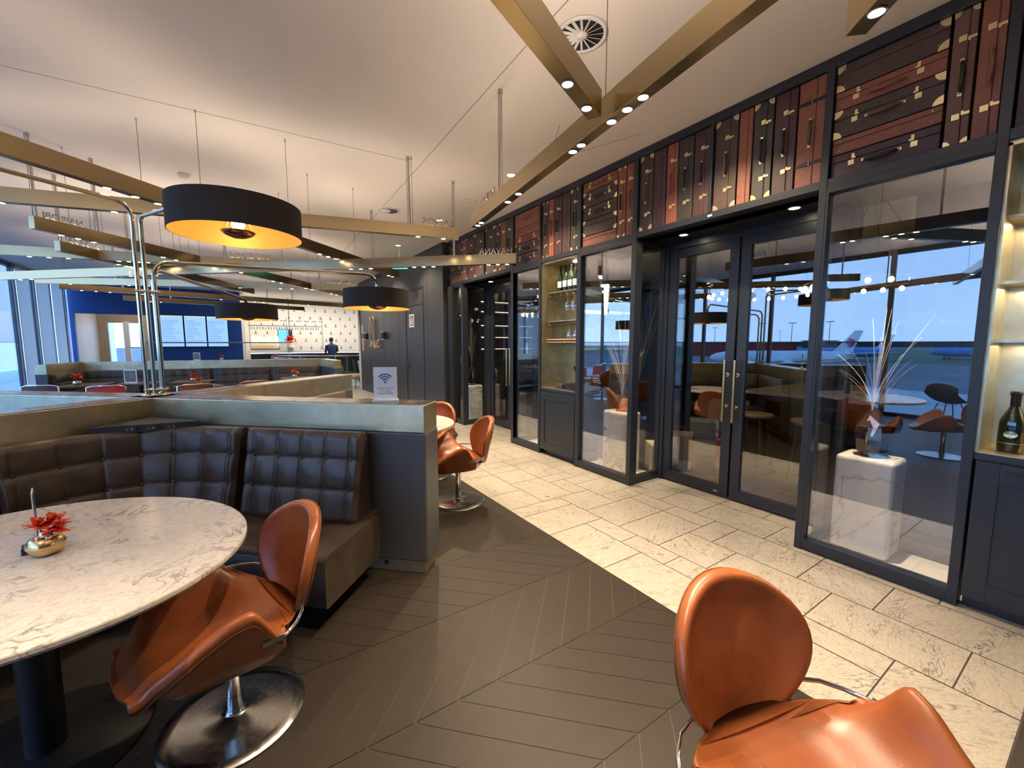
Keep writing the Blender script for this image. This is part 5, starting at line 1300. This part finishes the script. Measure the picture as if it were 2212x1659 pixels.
def stand(x, y, z, w_, h, lab, face):
    t = thing('menu_stand', lab, 'sign', (x, y, z)); MB().obox((x, y, z+h/2), rt, w_, fh, .008, (0, 0, 1), h).build('card', 'acryl', t, True)
    MB().obox(V3((x, y, z+h*.52))-fh*.005, rt, w_*.86, fh, .002, (0, 0, 1), h*.80).build('printed_face', face, t, True); return t
M['menu'] = mat('dark_menu_print', (.05, .06, .07), .3, noise=0, nscale=20, col2=(.35, .22, .12))
stand(-1.72, 10.25, .745, .24, .26, 'dark printed menu card standing on the second far table', 'menu')
stand(-.80, 11.43, TOPZ, .15, .17, 'small printed card standing on the far partition', 'menu')
tag(MB().obox((.80, 9.85, .75), (1, -.2, 0), .25, (.2, 1, 0), .12, (0, 0, 1), .008).build('booklet', mat('blue_card', (.02, .05, .2), .4)), 'blue booklet beside the red flower ball on the right far table', 'booklet')
# tubular steel cantilever chairs
def cant_chair(mk):
    t = thing('cantilever_chair', 'x', 'chair')
    MB().box(-.22, .20, -.21, .21, .43, .475).build('seat', mk, t, bevel=.015, seg=3)
    b = MB(); P = []
    for i in range(9):
        v = -1+i/4; P.append([(-.23-.03*(1-v*v), v*.21, z) for z in (.60, .66, .80, .845)])
    b.grid(P, 9, 4, 0); b.grid([[(x-.022, y, z) for x, y, z in r] for r in P], 9, 4, 0)
    Q = [[P[i][0], (P[i][0][0]-.022, P[i][0][1], P[i][0][2])] for i in range(9)]; b.grid(Q, 9, 2); Q = [[P[i][3], (P[i][3][0]-.022, P[i][3][1], P[i][3][2])] for i in range(9)]; b.grid(Q, 9, 2)
    b.build('backrest', mk, t)
    tp = []
    for s in (1, -1):
        seg = [(-.265, s*.15, .86), (-.245, s*.22, .84), (-.235, s*.225, .5), (-.20, s*.225, .455), (.17, s*.225, .445), (.215, s*.225, .41), (.20, s*.225, .06), (.16, s*.225, .015), (-.22, s*.225, .012), (-.25, s*.18, .012)]
        tp += seg if s == 1 else list(reversed(seg))
    MB().tube(tp, .0115, 8, closed=True).build('tube_frame', 'chrome', t); return t
cr_, cb_, ck_ = cant_chair('red'), cant_chair('brownl'), cant_chair('black')
first = {}
for i, (base, x, y, a, l) in enumerate([(cr_, -1.65, 8.65, 80, 'bright red leather chair with chrome frame, seen above the near partition left of the poles'),
        (cb_, -2.45, 9.25, 70, 'brown leather chair with chrome frame at the left, behind the partition top'),
        (cb_, -.62, 8.2, 95, 'brown leather chair with chrome frame just right of the lamp poles'),
        (cr_, .10, 8.35, 110, 'dark red leather chair farther right behind the partition arm'),
        (cr_, -3.1, 8.2, 20, 'red leather chair close to the window fins'),
        (ck_, .9, 6.9, 10, 'black chair with chrome frame beyond the partition, seen only in the door glass'),
        (ck_, 1.6, 6.3, 200, 'black chair with chrome frame nearer the corridor, seen only in the door glass')]):
    if base.name in first: c = copy_tree(base)
    else: c = base; first[base.name] = 1
    put(c, (x, y, 0), R_(a), l)
tc2 = copy_tree(ch); put(tc2, (-1.22, 7.75, 0), R_(100), 'cognac swivel chair, only its back rim showing left of the lamp poles')
# wire shell chairs and a table by the window
wc_ = thing('shell_chair', 'x', 'chair'); P = []
for i in range(11):
    v = -1+i/5; P.append([(.22-.0*abs(v), v*.22, .46), (.0, v*.23, .43+.06*abs(v)**2), (-.17, v*.24, .47+.10*v*v), (-.24, v*.24, .62), (-.27+.05*v*v, v*.22, .80-.06*v*v)])
b = MB(); b.grid(P, 11, 5); sh = b.build('seat_shell', 'black', wc_); so_ = sh.modifiers.new('thick', 'SOLIDIFY'); so_.thickness = .012
for sx_, sy in ((1, 1), (1, -1), (-1, 1), (-1, -1)): MB().tube([(sx_*.10, sy*.10, .44), (sx_*.22, sy*.22, 0)], .008, 8).build('leg', 'black', wc_)
put(wc_, (-3.55, 1.75, 0), R_(200), 'black shell chair with wire legs by the window, reflected in the near show case')
put(copy_tree(wc_), (-3.75, 1.0, 0), R_(150), 'second black shell chair with wire legs by the window, reflected in the glass')
far_table(-3.6, .25, 0, 'dark table by the window, reflected in the near show case', (.7, .7), 'black')

# ================================================================ OUTDOORS (seen through windows and mirrored in the glass)
GZ = -10.0
struct(MB().box(-1500, WX-8, -900, 1200, GZ-.5, GZ).build('ground', 'tarmac'))
struct(MB().box(WX-7.0, WX-.2, YB-30, 40, -.4, -.05).build('terrace_deck', mat('pale_terrace', (.50, .55, .60), .6)))
t = thing('terrace_balustrade', 'glass balustrade with thin rail along the terrace outside', 'railing', (WX-3.2, 4, 0))
MB().box(WX-3.22, WX-3.19, -30, 40, -.05, 1.50).build('glass_panel', M.setdefault('gb', glass('balustrade_glass', (.85, .92, .96), .04)), t, True)
MB().box(WX-3.24, WX-3.17, -30, 40, 1.50, 1.53).build('handrail', 'mull', t, True)
t = thing('terminal_building', 'pale grey terminal building outside the windows', 'building', (-40, 95, GZ))
MB().box(-60, -24, 80, 120, GZ, 14).build('building_wall', mat('pale_grey_cladding', (.62, .60, .56), .6), t, True)
for z in (-7, -3, 1, 5, 9): MB().box(-58, -26, 79.9, 80, z, z+1.8).build('window_band', mat('grey_glazing_%d' % z, (.35, .40, .42), .3), t, True)
MB().box(-59, -25, 79.8, 80, -10, -7.5).build('cream_base', mat('cream_base', (.60, .55, .42), .7), t, True)
struct(MB().box(-1400, -1380, -900, 1200, GZ, GZ+14).build('tree_line', mat('dusk_trees', (.03, .045, .05), .9)))
struct(MB().box(-900, -300, -700, 900, GZ, GZ+.02).build('grass_field', mat('dusk_grass', (.10, .14, .08), .9, noise=.4, nscale=.01, stretch=(1, .1, 1))))
def hangar(x, y, w_, l_, h, col, lab):
    t = thing('hangar', lab, 'building', (x, y, GZ)); MB().box(x-w_/2, x+w_/2, y-l_/2, y+l_/2, GZ, GZ+h).build('building_wall', mat('hangar%d' % len(bpy.data.materials), col, .8), t, True)
    MB().box(x-w_/2-1, x+w_/2+1, y-l_/2-1, y+l_/2+1, GZ+h, GZ+h+.8).build('roof', 'mgrey', t, True)
hangar(-350, 190, 24, 80, 11.3, (.30, .035, .03), 'long low red hangar on the far side of the apron')
hangar(-372, 138, 20, 16, 12.5, (.07, .075, .08), 'dark grey airport building right of the red hangar')
for i, (x, y) in enumerate(((-438, 186), (-497, 243), (-755, 336), (-438, 155), (-520, 60), (-500, 300))):
    t = thing('light_mast', ['tallest', 'second', 'third', 'fourth', 'fifth', 'sixth'][i]+' floodlight mast on the apron, counted along the glass reflections', 'light mast', (x, y, GZ))
    MB().cyl((x, y, GZ), .35, 30, 8, r2=.22).build('pole', 'mull', t, True); MB().box(x-.6, x+.4, y-3.2, y+3.2, GZ+30, GZ+30.6).build('lamp_bar', 'mull', t, True)
M['pwhite'] = mat('aircraft_white', (.80, .82, .85), .35); M['pblue'] = mat('aircraft_blue', (.03, .22, .62), .35); M['pink'] = mat('pink_blossom', (.65, .12, .28), .4)
def plane(x, y, rz, body, lab, tailm, flower=False):
    t = thing('airliner', lab, 'aircraft', (x, y, GZ), rz)
    n = 28; prof = [(.0, -30), (.8, -29.6), (1.8, -27), (2.6, -22), (2.9, -14), (2.9, 18), (2.7, 24), (2.0, 28.5), (1.0, 30.6), (.0, 31.2)]
    b = MB(); b.grid([[(z, r*math.cos(2*PI*k/n), 5.2+(1.2 if z < -22 else 0)*(abs(z)-22)/8+r*math.sin(2*PI*k/n)) for k in range(n)] for r, z in prof], len(prof), n, 0, True, False, True); b.build('fuselage', body, t)
    for s in (1, -1):
        b = MB(); b.add([(8, s*2.4, 4.2), (-1, s*2.4, 4.2), (-10, s*28, 6.2), (-7, s*28, 6.2), (8, s*2.4, 3.5), (-1, s*2.4, 3.5), (-10, s*28, 6.0), (-7, s*28, 6.0)], [(0, 1, 2, 3), (7, 6, 5, 4), (0, 4, 5, 1), (1, 5, 6, 2), (2, 6, 7, 3), (3, 7, 4, 0)]); b.build('wing', 'pwhite', t)
        MB().lathe([(1.2, -2.4), (1.6, -1), (1.5, 1.5), (.9, 2.4)], (0, 0, 0), 16); e = MB(); e.cyl((2, s*9.5, 3.0), 1.4, 4.5, 18, axis=(1, 0, 0)); e.build('engine', body, t)
        b = MB(); b.add([(-24, s*1, 6.8), (-28, s*1, 6.8), (-31, s*9, 7.8), (-29, s*9, 7.8), (-24, s*1, 6.4), (-28, s*1, 6.4), (-31, s*9, 7.6), (-29, s*9, 7.6)], [(0, 1, 2, 3), (7, 6, 5, 4), (0, 4, 5, 1), (1, 5, 6, 2), (2, 6, 7, 3), (3, 7, 4, 0)]); b.build('tailplane', 'pwhite', t)
    b = MB(); b.add([(-21, .25, 7.6), (-29, .25, 7.6), (-33, .2, 16.5), (-29.5, .2, 16.5), (-21, -.25, 7.6), (-29, -.25, 7.6), (-33, -.2, 16.5), (-29.5, -.2, 16.5)], [(0, 1, 2, 3), (7, 6, 5, 4), (0, 4, 5, 1), (1, 5, 6, 2), (2, 6, 7, 3), (3, 7, 4, 0)]); tf = b.build('tail_fin', tailm, t)
    if flower:
        for s in (1, -1):
            b = MB()
            for k in range(5):
                a = 2*PI*k/5; b.cyl((-28+1.1*math.cos(a), s*.26, 11.4+1.1*math.sin(a)), .95, .03*s, 14, axis=(0, 1, 0))
            b.build('blossom_emblem', 'pink', tf)
    b = MB()
    for x_ in (20, -3): 
        for s in (1, -1): b.cyl((x_, s*1.6-.3, .9), .9, .6, 14, axis=(0, 1, 0)); b.cyl((x_, s*1.6, .9), .15, 3.2, 8)
    b.build('landing_gear', 'black', t)
plane(-183, 82, R_(33), 'pwhite', 'white airliner with pink blossom on its tail, mirrored across door and show case', 'pwhite', True)
plane(-309, 103, R_(33), 'pblue', 'blue airliner with pale tail mirrored beside the show case mullion', 'pwhite')
plane(-407, 60, R_(33), 'pblue', 'distant all-blue airliner mirrored at the far side of the apron', 'pblue')
